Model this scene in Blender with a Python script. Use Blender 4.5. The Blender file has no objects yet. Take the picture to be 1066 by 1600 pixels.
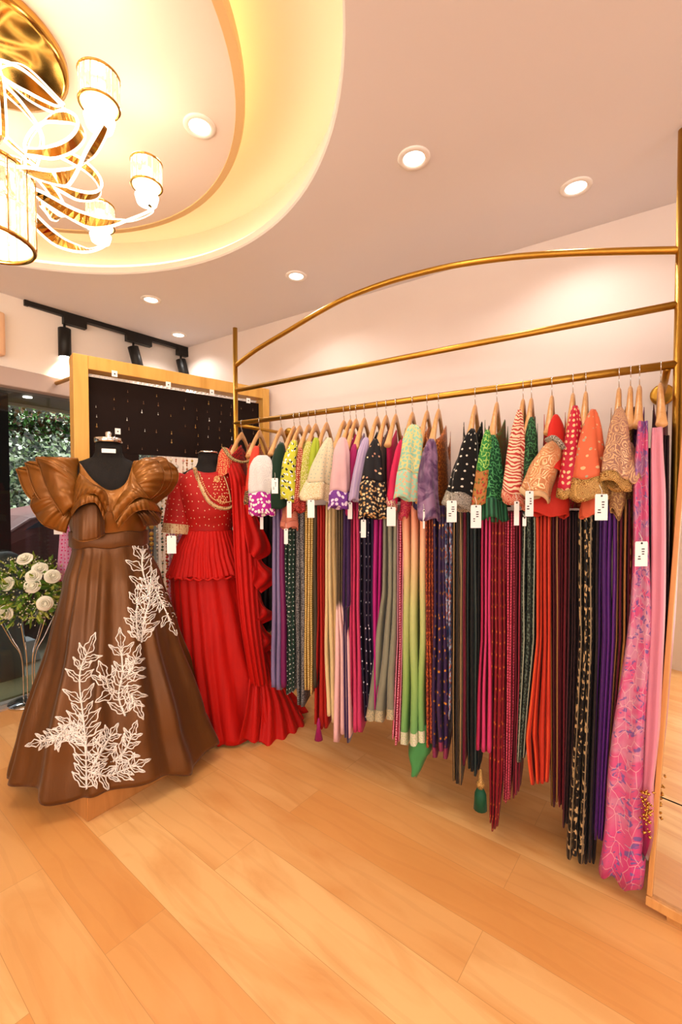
import bpy, bmesh, math, random
from mathutils import Vector, Matrix, noise
from mathutils.bvhtree import BVHTree
random.seed(7)
PI = math.pi
sc = bpy.context.scene
C = sc.collection
V = Vector

# ------------------------------------------------------------------ camera
H = 1.25                      # lens height
FPX = 700.0                   # focal length in pixels of a 1066 px wide frame
PITCH = math.atan(20/700)
FW0 = V((-.559, .829, 0)).normalized()
RT = V((FW0.y, -FW0.x, 0))
FW = FW0*math.cos(PITCH) - V((0, 0, 1))*math.sin(PITCH)
UP = FW0*math.sin(PITCH) + V((0, 0, 1))*math.cos(PITCH)
CAM = V((0, 0, H))
cd = bpy.data.cameras.new('camera'); co = bpy.data.objects.new('camera', cd); C.objects.link(co)
cd.sensor_fit = 'HORIZONTAL'; cd.sensor_width = 36; cd.lens = 36*FPX/1066
cd.clip_start = .02; cd.clip_end = 200
m = Matrix((RT, UP, -FW)).transposed().to_4x4(); m.translation = CAM
co.matrix_world = m
sc.camera = co

# ------------------------------------------------------------------ world, exposure, large lights
sc.view_settings.view_transform = 'Standard'
sc.view_settings.look = 'None'
sc.view_settings.gamma = 1
sc.view_settings.use_curve_mapping = False
sc.view_settings.exposure = 0.28
w = bpy.data.worlds.new('world'); sc.world = w; w.use_nodes = True
bg = w.node_tree.nodes['Background']
bg.inputs[0].default_value = (.62, .74, .9, 1); bg.inputs[1].default_value = .35

# room measures
XW = -3.13; YR = 2.30; ZC = H+1.205; XE = 2.6; YB = -2.6
D = 1.85                      # distance to the clothes rail
RZ = H + .444                 # height of the clothes rail

def area(name, loc, rot, sx, sy, power, col):
    l = bpy.data.lights.new(name, 'AREA'); l.shape = 'RECTANGLE'; l.size = sx; l.size_y = sy
    l.energy = power; l.color = col
    o = bpy.data.objects.new(name, l); C.objects.link(o); o.location = loc; o.rotation_euler = rot
    return o
# unseen area lights added behind the camera to fill the room
area('rear_fill', (.3, YB+.12, 1.35), (PI/2, 0, 0), 3.6, 2.1, 55, (1, .96, .92))
area('side_fill', (XE-.12, -.4, 1.4), (0, PI/2, 0), 2.0, 2.4, 24, (1, .96, .92))

# ------------------------------------------------------------------ helpers
def ray(px, py):
    return FW*FPX + RT*(px-533) + UP*(800-py)
def atY(px, py, Y):
    d = ray(px, py); return CAM + d*(Y/d.y)
def atX(px, py, X):
    d = ray(px, py); return CAM + d*(X/d.x)
def atZ(px, py, Z):
    d = ray(px, py); return CAM + d*((Z-H)/d.z)
def atT(px, py, t):
    d = ray(px, py); return CAM + d*(t/d.dot(FW0))

def lin(c):
    if isinstance(c, str):
        c = [int(c[i:i+2], 16)/255 for i in (0, 2, 4)]
    return tuple(x/12.92 if x <= .04045 else ((x+.055)/1.055)**2.4 for x in c[:3]) + (1,)

class NT:
    def __init__(s, name):
        s.m = bpy.data.materials.new(name); s.m.use_nodes = True
        s.t = s.m.node_tree; s.n = s.t.nodes; s.b = s.n['Principled BSDF']; s.out = s.n['Material Output']
    def add(s, typ, **kw):
        n = s.n.new(typ)
        for k, v in kw.items():
            if k.startswith('i_'):
                n.inputs[k[2:].replace('_', ' ')].default_value = v
            else: setattr(n, k, v)
        return n
    def link(s, a, b): s.t.links.new(a, b)
    def math(s, op, a, b=None, c=None):
        n = s.n.new('ShaderNodeMath'); n.operation = op
        for i, x in enumerate((a, b, c)):
            if x is None: continue
            if hasattr(x, 'links') or hasattr(x, 'is_linked'): s.link(x, n.inputs[i])
            else: n.inputs[i].default_value = x
        return n.outputs[0]
    def mix(s, f, a, b, blend='MIX'):
        n = s.n.new('ShaderNodeMix'); n.data_type = 'RGBA'; n.blend_type = blend
        for i, x in ((0, f), (6, a), (7, b)):
            if hasattr(x, 'is_linked'): s.link(x, n.inputs[i])
            else: n.inputs[i].default_value = x
        return n.outputs[2]
    def ramp(s, fac, stops):
        n = s.n.new('ShaderNodeValToRGB'); s.link(fac, n.inputs[0]); cr = n.color_ramp
        while len(cr.elements) < len(stops): cr.elements.new(.5)
        for e, (p, c) in zip(cr.elements, stops): e.position = p; e.color = c
        return n.outputs[0]
    def bump(s, h, strength=.3, dist=.01):
        n = s.n.new('ShaderNodeBump'); n.inputs['Strength'].default_value = strength
        n.inputs['Distance'].default_value = dist; s.link(h, n.inputs['Height'])
        s.link(n.outputs[0], s.b.inputs['Normal'])

def plain(name, col, rough=.5, metal=0, emit=None, es=0, spec=.5, sheen=0, trans=0, bumpn=0, alpha=1):
    t = NT(name); b = t.b
    b.inputs['Base Color'].default_value = lin(col); b.inputs['Roughness'].default_value = rough
    b.inputs['Metallic'].default_value = metal; b.inputs['Specular IOR Level'].default_value = spec
    b.inputs['Sheen Weight'].default_value = sheen; b.inputs['Transmission Weight'].default_value = trans
    b.inputs['Alpha'].default_value = alpha
    if emit:
        b.inputs['Emission Color'].default_value = lin(emit); b.inputs['Emission Strength'].default_value = es
    if bumpn:
        ns = t.add('ShaderNodeTexNoise', i_Scale=bumpn, i_Detail=4.0)
        tc = t.add('ShaderNodeTexCoord'); t.link(tc.outputs['Object'], ns.inputs['Vector'])
        t.bump(ns.outputs[0], .25, .004)
    return t.m

def coords(t, uv=True, scale=(1, 1, 1)):
    tc = t.add('ShaderNodeTexCoord'); mp = t.add('ShaderNodeMapping'); mp.inputs['Scale'].default_value = scale
    t.link(tc.outputs['UV' if uv else 'Object'], mp.inputs[0]); return mp.outputs[0]

_fab = {}
def fab(col, pat=None, c2='ffffff', s=30, rough=.62, sheen=.08, metal=0, c3=None, grad=None, thr=.3, m2=0, clear=0, uvs=True):
    key = (col, pat, c2, s, rough, sheen, metal, c3, str(grad), thr, m2)
    if key in _fab: return _fab[key]
    t = NT('fabric_'+(pat or 'plain')+'_'+str(len(_fab))); b = t.b
    v = coords(t, uvs); s = s*(1.65 if uvs else 1); dim = '2D' if uvs else '3D'
    base = lin(col)
    b.inputs['Roughness'].default_value = rough; b.inputs['Metallic'].default_value = metal
    b.inputs['Specular IOR Level'].default_value = .3
    b.inputs['Sheen Weight'].default_value = sheen*.5; b.inputs['Sheen Roughness'].default_value = .4
    b.inputs['Coat Weight'].default_value = clear
    # soft tonal variation of the weave
    ns = t.add('ShaderNodeTexNoise', i_Scale=9.0, i_Detail=3.0); t.link(v, ns.inputs['Vector'])
    dark = tuple(x*.62 for x in base[:3]) + (1,)
    if grad:
        an = t.add('ShaderNodeAttribute'); an.attribute_name = 'along'; t.m['grad'] = 1
        g = t.math('SUBTRACT', 1.0, an.outputs['Fac'])
        basec = t.ramp(g, [(p, lin(c)) for p, c in grad])
    else:
        basec = t.mix(ns.outputs[0], dark, base)
    f = None
    if pat == 'dots':
        vo = t.add('ShaderNodeTexVoronoi', i_Scale=float(s), i_Randomness=.35); vo.voronoi_dimensions = dim; t.link(v, vo.inputs['Vector'])
        f = t.math('LESS_THAN', vo.outputs['Distance'], thr)
    elif pat == 'lace':
        vo = t.add('ShaderNodeTexVoronoi', i_Scale=float(s)); vo.feature = 'DISTANCE_TO_EDGE'; vo.voronoi_dimensions = dim; t.link(v, vo.inputs['Vector'])
        n2 = t.add('ShaderNodeTexNoise', i_Scale=float(s)*1.3, i_Detail=4.0); t.link(v, n2.inputs['Vector'])
        f = t.math('GREATER_THAN', t.math('SUBTRACT', n2.outputs[0], vo.outputs['Distance']), thr+.1)
    elif pat == 'paisley':
        n2 = t.add('ShaderNodeTexNoise', i_Scale=float(s)*.4, i_Detail=1.0); t.link(v, n2.inputs['Vector'])
        vo = t.add('ShaderNodeTexVoronoi', i_Scale=float(s)*.35); vo.voronoi_dimensions = dim; t.link(v, vo.inputs['Vector'])
        x = t.math('SINE', t.math('MULTIPLY', t.math('ADD', vo.outputs['Distance'], n2.outputs[0]), 26))
        f = t.math('GREATER_THAN', x, thr-.2)
    elif pat == 'zebra':
        wv = t.add('ShaderNodeTexWave', i_Scale=float(s)*.35, i_Distortion=9.0, i_Detail=2.0); wv.bands_direction = 'Y'
        t.link(v, wv.inputs['Vector']); f = t.math('GREATER_THAN', wv.outputs['Fac'], thr+.2)
    elif pat == 'stripe':
        wv = t.add('ShaderNodeTexWave', i_Scale=float(s)*.3, i_Distortion=.6); wv.bands_direction = 'X'
        t.link(v, wv.inputs['Vector']); f = t.math('GREATER_THAN', wv.outputs['Fac'], .6)
    elif pat == 'band':
        wv = t.add('ShaderNodeTexWave', i_Scale=float(s)*.3, i_Distortion=.4); wv.bands_direction = 'Y'
        t.link(v, wv.inputs['Vector']); f = t.math('GREATER_THAN', wv.outputs['Fac'], .55)
    elif pat == 'floral':
        n2 = t.add('ShaderNodeTexNoise', i_Scale=float(s)*.8, i_Detail=2.0); t.link(v, n2.inputs['Vector'])
        vo = t.add('ShaderNodeTexVoronoi', i_Scale=float(s)*.7); vo.voronoi_dimensions = dim; t.link(v, vo.inputs['Vector'])
        f = t.math('LESS_THAN', t.math('ADD', vo.outputs['Distance'], t.math('MULTIPLY', n2.outputs[0], .5)), thr+.28)
    elif pat == 'petals':
        n2 = t.add('ShaderNodeTexNoise', i_Scale=float(s)*.18, i_Detail=2.0, i_Distortion=1.0); t.link(v, n2.inputs['Vector'])
        basec = t.mix(t.ramp(n2.outputs[0], [(.44, (0, 0, 0, 1)), (.56, (1, 1, 1, 1))]), basec, lin('cc5484'))
        n3 = t.add('ShaderNodeTexNoise', i_Scale=float(s)*.5, i_Detail=1.0, i_Distortion=2.0); t.link(v, n3.inputs['Vector'])
        basec = t.mix(t.ramp(n3.outputs[0], [(.60, (0, 0, 0, 1)), (.63, (1, 1, 1, 1))]), basec, lin('7a5898'))
        mp3 = t.add('ShaderNodeMapping'); mp3.inputs['Scale'].default_value = (1.6, .7, 1); mp3.inputs['Rotation'].default_value = (0, 0, .5); t.link(v, mp3.inputs[0])
        vo = t.add('ShaderNodeTexVoronoi', i_Scale=float(s)*.5); vo.feature = 'DISTANCE_TO_EDGE'; vo.voronoi_dimensions = dim; t.link(mp3.outputs[0], vo.inputs['Vector'])
        f = t.math('MULTIPLY', t.math('LESS_THAN', vo.outputs['Distance'], .025), .5)
    elif pat == 'water':
        n2 = t.add('ShaderNodeTexNoise', i_Scale=float(s)*.25, i_Detail=3.0, i_Distortion=1.5); t.link(v, n2.inputs['Vector'])
        f = t.ramp(n2.outputs[0], [(.42, (0, 0, 0, 1)), (.58, (1, 1, 1, 1))])
    col_out = basec
    if f is not None:
        cc = lin(c2)
        if c3:
            v3 = t.add('ShaderNodeTexNoise', i_Scale=float(s)*.9, i_Detail=1.0); t.link(v, v3.inputs['Vector'])
            cc = t.mix(t.ramp(v3.outputs[0], [(.47, (0, 0, 0, 1)), (.53, (1, 1, 1, 1))]), lin(c2), lin(c3))
        col_out = t.mix(f, basec, cc)
        if m2:
            t.link(t.math('MULTIPLY', f, m2), b.inputs['Metallic'])
            t.link(t.math('SUBTRACT', rough, t.math('MULTIPLY', f, .3)), b.inputs['Roughness'])
    t.link(col_out, b.inputs['Base Color'])
    hn = t.add('ShaderNodeTexNoise', i_Scale=220.0, i_Detail=2.0); t.link(v, hn.inputs['Vector'])
    h = hn.outputs[0] if f is None or pat == 'water' else t.math('ADD', hn.outputs[0], t.math('MULTIPLY', f, 1.5))
    t.bump(h, .25, .002)
    _fab[key] = t.m
    return t.m

# ------------------------------------------------------------------ mesh builders
class MB:
    def __init__(s): s.v = []; s.f = []; s.uv = []; s.hasuv = False; s.al = {}
    def vert(s, p): s.v.append(tuple(p)); return len(s.v)-1
    def face(s, idx, uv=None):
        s.f.append(tuple(idx)); s.uv.append(uv)
        if uv: s.hasuv = True
    def loft(s, secs, closed=True, caps=True, uvs=None):
        """secs: list of equal-length point lists"""
        n = len(secs[0]); base = len(s.v)
        for j, sec in enumerate(secs):
            for p in sec: s.al[len(s.v)] = j/max(1, len(secs)-1); s.v.append(tuple(p))
        if uvs is None:
            # metric uv
            per = []
            mid = secs[len(secs)//2]; a = 0; per = [0]
            for i in range(n):
                a += (V(mid[(i+1) % n])-V(mid[i])).length; per.append(a)
            vs = [0]
            for j in range(len(secs)-1):
                vs.append(vs[-1]+(V(secs[j+1][0])-V(secs[j][0])).length*.5+(V(secs[j+1][n//2])-V(secs[j][n//2])).length*.5)
        m_ = n if closed else n-1
        for j in range(len(secs)-1):
            for i in range(m_):
                i2 = (i+1) % n
                a_, b_, c_, d_ = base+j*n+i, base+j*n+i2, base+(j+1)*n+i2, base+(j+1)*n+i
                if uvs: uu = [(uvs(i, j)), (uvs(i+1, j)), (uvs(i+1, j+1)), (uvs(i, j+1))]
                else: uu = [(per[i], -vs[j]), (per[i+1], -vs[j]), (per[i+1], -vs[j+1]), (per[i], -vs[j+1])]
                s.face((a_, b_, c_, d_), uu)
        if caps and closed:
            s.face([base+i for i in range(n)][::-1]); s.face([base+(len(secs)-1)*n+i for i in range(n)])
    def grid(s, rows, uvs=None): s.loft(rows, closed=False, caps=False, uvs=uvs)
    def box(s, lo, hi, M=None):
        x0, y0, z0 = lo; x1, y1, z1 = hi
        P = [(x0,y0,z0),(x1,y0,z0),(x1,y1,z0),(x0,y1,z0),(x0,y0,z1),(x1,y0,z1),(x1,y1,z1),(x0,y1,z1)]
        if M: P = [M @ V(p) for p in P]
        b = len(s.v); s.v += [tuple(p) for p in P]
        for q in ((3,2,1,0),(4,5,6,7),(0,1,5,4),(1,2,6,5),(2,3,7,6),(3,0,4,7)): s.face([b+i for i in q])
    def tube(s, pts, r, n=8, closed=False, caps=True, flat=None):
        pts = [V(p) for p in pts]; N = len(pts); secs = []
        nrm = None
        for i, p in enumerate(pts):
            if closed: tg = pts[(i+1) % N]-pts[i-1]
            else: tg = pts[min(i+1, N-1)]-pts[max(i-1, 0)]
            if tg.length < 1e-9: tg = V((0, 0, 1))
            tg.normalize()
            if nrm is None:
                nrm = tg.cross(V((0, 0, 1)))
                if nrm.length < .05: nrm = tg.cross(V((1, 0, 0)))
            nrm = (nrm - tg*nrm.dot(tg)).normalized(); bn = tg.cross(nrm)
            rr = r[i] if isinstance(r, (list, tuple)) else r
            secs.append([p + (nrm*math.cos(2*PI*k/n) + bn*math.sin(2*PI*k/n)*(flat or 1))*rr for k in range(n)])
        if closed: secs.append(secs[0])
        s.loft(secs, caps=caps and not closed)
    def lathe(s, prof, cx=0, cy=0, n=24, caps=True):
        secs = [[(cx+r*math.cos(2*PI*k/n), cy+r*math.sin(2*PI*k/n), z) for k in range(n)] for r, z in prof]
        s.loft(secs, caps=caps)
    def blob(s, c, r, n=8, m_=5, sq=(1, 1, 1)):
        secs = []
        for j in range(m_+1):
            a = -PI/2+PI*j/m_; rr = max(math.cos(a), .02)
            secs.append([(c[0]+r*sq[0]*rr*math.cos(2*PI*k/n), c[1]+r*sq[1]*rr*math.sin(2*PI*k/n), c[2]+r*sq[2]*math.sin(a)) for k in range(n)])
        s.loft(secs)
    def octa(s, c, r):
        b = len(s.v); c = V(c)
        for d in ((1,0,0),(0,1,0),(-1,0,0),(0,-1,0),(0,0,1),(0,0,-1)): s.v.append(tuple(c+V(d)*r))
        for q in ((0,1,4),(1,2,4),(2,3,4),(3,0,4),(1,0,5),(2,1,5),(3,2,5),(0,3,5)): s.face([b+i for i in q])
    def build(s, name, mat, parent=None, smooth=True, origin=None, solid=0, bevel=0, subd=0):
        me = bpy.data.meshes.new(name)
        off = V((0, 0, 0))
        if parent is not None: off = PW[parent.name]
        if origin is not None: off = V(origin)
        me.from_pydata([tuple(V(p)-off) for p in s.v], [], s.f)
        if s.hasuv:
            ul = me.uv_layers.new(name='UVMap'); k = 0; data = []
            for f, u in zip(s.f, s.uv):
                for i in range(len(f)): data += (u[i] if u else (0, 0))
            ul.data.foreach_set('uv', data)
        if mat and 'grad' in mat.keys():
            at = me.attributes.new('along', 'FLOAT', 'POINT'); at.data.foreach_set('value', [s.al.get(i, 0) for i in range(len(s.v))])
        if smooth: me.polygons.foreach_set('use_smooth', [True]*len(me.polygons))
        if mat: me.materials.append(mat)
        o = bpy.data.objects.new(name, me); C.objects.link(o)
        if parent is not None: o.parent = parent; PW[o.name] = off
        else: o.location = off; PW[o.name] = off
        me.update()
        if bevel:
            md = o.modifiers.new('bevel', 'BEVEL'); md.width = bevel; md.segments = 2; md.limit_method = 'ANGLE'
        if solid:
            md = o.modifiers.new('solid', 'SOLIDIFY'); md.thickness = solid; md.offset = 0
        if subd:
            md = o.modifiers.new('sub', 'SUBSURF'); md.levels = subd; md.render_levels = subd
        return o
PW = {}
def thing(name, label, cat, loc, group=None):
    o = bpy.data.objects.new(name, None); C.objects.link(o); o.location = loc; o.empty_display_size = .05
    PW[o.name] = V(loc); o['label'] = label; o['category'] = cat
    if group: o['group'] = group
    return o
def tag(o, label, cat, group=None, kind=None):
    o['label'] = label; o['category'] = cat
    if group: o['group'] = group
    if kind: o['kind'] = kind
    return o
def struct(o): o['kind'] = 'structure'; return o
def dup(o, parent=None):
    c = o.copy(); C.objects.link(c)
    if parent: c.parent = parent
    for ch in list(o.children): dup(ch, c)
    return c
def lerp(a, b, t): return a+(b-a)*t
def smooth_pts(pts, n):
    """catmull-rom resample"""
    pts = [V(p) for p in pts]; out = []
    N = len(pts)-1
    for k in range(n):
        t = k/(n-1)*N; i = min(int(t), N-1); u = t-i
        p0 = pts[max(i-1, 0)]; p1 = pts[i]; p2 = pts[i+1]; p3 = pts[min(i+2, N)]
        out.append(.5*((2*p1)+(p2-p0)*u+(2*p0-5*p1+4*p2-p3)*u*u+(3*p1-p0-3*p2+p3)*u**3))
    return out

# ------------------------------------------------------------------ base materials
def floor_mat():
    t = NT('floor_planks'); tc = t.add('ShaderNodeTexCoord'); mp = t.add('ShaderNodeMapping')
    mp.inputs['Rotation'].default_value = (0, 0, math.radians(4.4)); t.link(tc.outputs['Object'], mp.inputs[0])
    br = t.add('ShaderNodeTexBrick'); br.offset = .37; br.offset_frequency = 2
    br.inputs['Scale'].default_value = 1; br.inputs['Brick Width'].default_value = 1.25; br.inputs['Row Height'].default_value = .178
    br.inputs['Mortar Size'].default_value = .0009; br.inputs['Mortar Smooth'].default_value = .3
    br.inputs['Color1'].default_value = (0, 0, 0, 1); br.inputs['Color2'].default_value = (1, 1, 1, 1)
    br.inputs['Mortar'].default_value = (.5, .5, .5, 1)
    t.link(mp.outputs[0], br.inputs['Vector'])
    m2 = t.add('ShaderNodeMapping'); m2.inputs['Scale'].default_value = (1.3, 5, 1); t.link(mp.outputs[0], m2.inputs[0])
    cmb = t.add('ShaderNodeVectorMath'); cmb.operation = 'ADD'
    sc_ = t.add('ShaderNodeVectorMath'); sc_.operation = 'SCALE'; sc_.inputs['Scale'].default_value = 9.0
    t.link(br.outputs['Color'], sc_.inputs[0]); t.link(m2.outputs[0], cmb.inputs[0]); t.link(sc_.outputs[0], cmb.inputs[1])
    ns = t.add('ShaderNodeTexNoise', i_Scale=1.6, i_Detail=6.0, i_Distortion=1.2); t.link(cmb.outputs[0], ns.inputs['Vector'])
    wv = t.add('ShaderNodeTexWave', i_Scale=1.0, i_Distortion=7.0, i_Detail=3.0); wv.bands_direction = 'Y'
    t.link(cmb.outputs[0], wv.inputs['Vector'])
    c1 = t.mix(br.outputs['Color'], lin('e5a25a'), lin('f8c986'))
    c2 = t.mix(t.ramp(ns.outputs[0], [(.42, (0, 0, 0, 1)), (.85, (1, 1, 1, 1))]), c1, lin('dc9650'))
    c3 = t.mix(t.math('MULTIPLY', t.math('GREATER_THAN', wv.outputs['Fac'], .93), .10), c2, lin('c07840'))
    c4 = t.mix(t.math('MULTIPLY', br.outputs['Fac'], .5), c3, lin('b07038'))
    t.link(c4, t.b.inputs['Base Color']); t.b.inputs['Roughness'].default_value = .38
    t.b.inputs['Specular IOR Level'].default_value = .35
    return t.m
def plaster(name, a, b_, sc1=1.5):
    t = NT(name); tc = t.add('ShaderNodeTexCoord')
    ns = t.add('ShaderNodeTexNoise', i_Scale=float(sc1), i_Detail=6.0, i_Distortion=.8); t.link(tc.outputs['Object'], ns.inputs['Vector'])
    t.link(t.mix(ns.outputs[0], lin(a), lin(b_)), t.b.inputs['Base Color']); t.b.inputs['Roughness'].default_value = .8
    t.bump(ns.outputs[0], .1, .004); return t.m
def wood(name, a, b_, s=6, rough=.4, axis='Z'):
    t = NT(name); tc = t.add('ShaderNodeTexCoord'); mp = t.add('ShaderNodeMapping')
    mp.inputs['Scale'].default_value = {'Z': (s, s, s*.12), 'X': (s*.12, s, s), 'Y': (s, s*.12, s)}[axis]
    t.link(tc.outputs['Object'], mp.inputs[0])
    ns = t.add('ShaderNodeTexNoise', i_Scale=3.0, i_Detail=6.0, i_Distortion=1.5); t.link(mp.outputs[0], ns.inputs['Vector'])
    t.link(t.mix(t.ramp(ns.outputs[0], [(.35, (0, 0, 0, 1)), (.7, (1, 1, 1, 1))]), lin(a), lin(b_)), t.b.inputs['Base Color'])
    t.b.inputs['Roughness'].default_value = rough; return t.m

M_floor = floor_mat()
M_wall = plaster('wall_plaster', 'e2d0c6', 'eee0d8', 1.6)
M_wallw = plaster('wall_white', 'f0e2d8', 'f4e9df', 1.0)
M_ceil = plaster('ceiling_paint', 'e2dcde', 'e8e2e4', .6)
M_ring = plaster('cove_paint', 'f3e6da', 'f6ebe0', .6)
M_gold = plain('brushed_gold', 'c0923c', .40, 1, bumpn=60)
M_goldb = plain('polished_gold', 'c89a4c', .15, 1)
M_beech = wood('beech_wood', 'd9a468', 'c98f52', 10, .4)
M_oak = wood('oak_frame', 'e3b058', 'd69c46', 5, .45)
M_plinth = wood('plinth_wood', 'c98a4c', 'b77a3e', 7, .4)
M_black = plain('black_metal', '141210', .45, .3)
M_chrome = plain('chrome', 'd8d8d8', .12, 1)
M_mirror = plain('mirror_glass', 'e8e6e2', .015, 1)
M_card = plain('white_card', 'f6f4f2', .6)
M_ink = plain('printed_ink', '3a3a3e', .7)
M_string = plain('tag_string', 'd8d2c4', .8)
M_bust = plain('black_jersey', '1a1614', .8, spec=.2, bumpn=200)
def emis(name, col, s):
    t = NT(name); t.n.remove(t.b); e = t.add('ShaderNodeEmission'); e.inputs[0].default_value = lin(col); e.inputs[1].default_value = s
    t.link(e.outputs[0], t.out.inputs[0]); return t.m
M_lamp = emis('lamp_glow', 'fff4e4', 6)
M_cove = emis('cove_led', 'ffd468', 8)
M_cove2 = emis('cove_led_outer', 'ffe08a', 4)
M_led = emis('edge_led', 'fff2d8', 3.2)

# ------------------------------------------------------------------ room shell
b = MB(); b.box((XW-.1, YB, -.05), (XE, YR, 0)); struct(b.build('floor', M_floor, smooth=False))
b = MB(); b.box((XW-.1, YR, 0), (XE, YR+.1, ZC+.4)); struct(b.build('wall_back', M_wall, smooth=False))
b = MB()
b.box((XE, YB, 0), (XE+.1, YR, ZC+.4)); struct(b.build('wall_right', M_wallw, smooth=False))
b = MB(); b.box((XW-.1, YB-.1, 0), (XE, YB, ZC+.4)); struct(b.build('wall_front', M_wallw, smooth=False))
# window wall: header above, jamb at the far end
HB = H+.665; HT = H+.775
b = MB(); b.box((XW-.1, YB, HT), (XW, YR, ZC+.4)); b.box((XW-.1, 2.12, 0), (XW, YR, HT)); b.box((XW-.1, YB, 0), (XW, -1.6, HT))
struct(b.build('wall_left', M_wallw, smooth=False))
b = MB(); b.box((XW-.12, -1.6, HB), (XW+.03, 2.12, HT)); 
M_header = plain('header_paint', 'b9a39a', .5); struct(b.build('trim_1', M_header, smooth=False, bevel=.006))
b = MB(); b.box((XW-.1, -1.6, -.005), (XW+.02, 2.12, .012)); struct(b.build('trim_2', plain('threshold_metal', 'cbbcae', .4, .4), smooth=False))
tg = NT('shop_glass'); tg.n.remove(tg.b)
g1 = tg.add('ShaderNodeBsdfTransparent'); g1.inputs[0].default_value = (.86, .88, .86, 1)
g2 = tg.add('ShaderNodeBsdfGlossy'); g2.inputs['Roughness'].default_value = .01
mx = tg.add('ShaderNodeMixShader'); fr = tg.add('ShaderNodeFresnel'); fr.inputs[0].default_value = 1.45
tg.link(fr.outputs[0], mx.inputs[0]); tg.link(g1.outputs[0], mx.inputs[1]); tg.link(g2.outputs[0], mx.inputs[2]); tg.link(mx.outputs[0], tg.out.inputs[0])
b = MB(); b.box((XW-.05, -1.6, .012), (XW-.042, 2.12, HB)); struct(b.build('window_1', tg.m, smooth=False))

# ceiling with a round cove
CC = V((-1.69, .30)); R1 = 1.245; CD = V((-1.70, .42)); R2 = .885
Z1 = ZC+.20; Z2 = ZC+.065
b = MB(); n = 128
def ringpts(c, r, z): return [(c.x+r*math.cos(2*PI*k/n), c.y+r*math.sin(2*PI*k/n), z) for k in range(n)]
sq = []
for k in range(n):
    a = 2*PI*k/n; dx, dy = math.cos(a), math.sin(a)
    ts = [((XE if dx > 0 else XW-.1)-CC.x)/dx if abs(dx) > 1e-6 else 1e9, ((YR if dy > 0 else YB)-CC.y)/dy if abs(dy) > 1e-6 else 1e9]
    t_ = min(ts); sq.append((CC.x+dx*t_, CC.y+dy*t_, ZC))
for (x, y) in ((XE, YR), (XE, YB), (XW-.1, YR), (XW-.1, YB)):
    k = min(range(n), key=lambda q: (sq[q][0]-x)**2+(sq[q][1]-y)**2); sq[k] = (x, y, ZC)
b.loft([sq, ringpts(CC, R1, ZC), ringpts(CC, R1-.006, ZC+.006), ringpts(CC, R1-.006, ZC+.035), ringpts(CC, R1+.06, ZC+.04), ringpts(CC, R1+.06, Z1), ringpts(CC, R1-.5, Z1), ringpts(CC, .05, Z1)], caps=False)
b.box((XW-.1, YB, Z1+.01), (XE, YR, Z1+.06))
ce = struct(b.build('ceiling', M_ceil, smooth=False))
b = MB()
b.lathe([(.02, Z2), (R2-.03, Z2), (R2-.03, Z2+.03), (R2-.04, Z2+.03), (R2-.02, Z2+.02), (R2-.12, Z2+.02), (R2-.12, Z1)], CD.x, CD.y, n)
struct(b.build('trim_3', plaster('disk_paint', 'f0dfd6', 'f2e4dc', .6), smooth=False))
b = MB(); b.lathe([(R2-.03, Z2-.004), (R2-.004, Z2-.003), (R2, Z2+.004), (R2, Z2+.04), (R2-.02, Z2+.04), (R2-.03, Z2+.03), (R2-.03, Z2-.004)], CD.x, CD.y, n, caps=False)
struct(b.build('trim_4', plain('rim_glow_paint', 'e8c48c', .5), smooth=False))  # LED glow along the disk lip, painted in as a peach-gold band
# LED strips of the cove
b = MB(); b.lathe([(R2-.07, Z2+.025), (R2-.055, Z2+.025), (R2-.055, Z2+.04), (R2-.07, Z2+.04), (R2-.07, Z2+.025)], CD.x, CD.y, 96, caps=False)
tag(b.build('led_strip', M_cove), 'warm yellow LED strip glowing behind the round ceiling disk edge', 'light strip')
b = MB(); b.lathe([(R1+.02, ZC+.045), (R1+.045, ZC+.045), (R1+.045, ZC+.06), (R1+.02, ZC+.06), (R1+.02, ZC+.045)], CC.x, CC.y, 96, caps=False)
tag(b.build('led_strip', M_cove2), 'soft yellow LED strip hidden in the outer lip of the ceiling recess', 'light strip')

# ------------------------------------------------------------------ downlights
def spot(name, loc, power, col, ang=2.2, target=None, size=.04, blend=.6):
    l = bpy.data.lights.new(name, 'SPOT'); l.energy = power; l.color = col; l.spot_size = ang; l.spot_blend = blend; l.shadow_soft_size = size
    o = bpy.data.objects.new(name, l); C.objects.link(o); o.location = loc
    if target is not None: o.rotation_euler = (V(target)-V(loc)).to_track_quat('-Z', 'Y').to_euler()
    return o
DLP = 9
def downlight(p, zc, label, r=.048, group=None):
    t = thing('downlight', label, 'ceiling light', (p.x, p.y, zc), group)
    b = MB(); b.lathe([(r*.78, zc-.003), (r*.84, zc-.006), (r*1.12, zc-.006), (r*1.2, zc-.001), (r*1.2, zc+.002), (r*.78, zc+.002)], p.x, p.y, 32, caps=False)
    b.build('trim_ring', plain('white_trim', 'f2ece6', .4) if 'white_trim' not in bpy.data.materials else bpy.data.materials['white_trim'], t)
    b = MB(); b.lathe([(.001, zc-.002), (r*.78, zc-.002)], p.x, p.y, 32, caps=False); b.build('lens', M_lamp, t)
    s = spot('downlight_beam', (p.x, p.y, zc-.02), DLP, (1, .94, .88), 2.5)
for (px, py, lb) in ((647, 247, 'middle recessed downlight of the three on the right of the round cove'),
                     (900, 292, 'recessed downlight nearest the top rail of the clothes rack'),
                     (463, 431, 'small recessed downlight just outside the cove above the arched rail'),
                     (236, 468, 'small recessed downlight between the cove and the black light track'),
                     (279, 523, 'farthest small recessed downlight beside the end of the black track')):
    downlight(atZ(px, py, ZC), ZC, lb)
downlight(atZ(312, 197, Z2), Z2, 'recessed downlight in the round ceiling disk right of the chandelier', .045)
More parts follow.
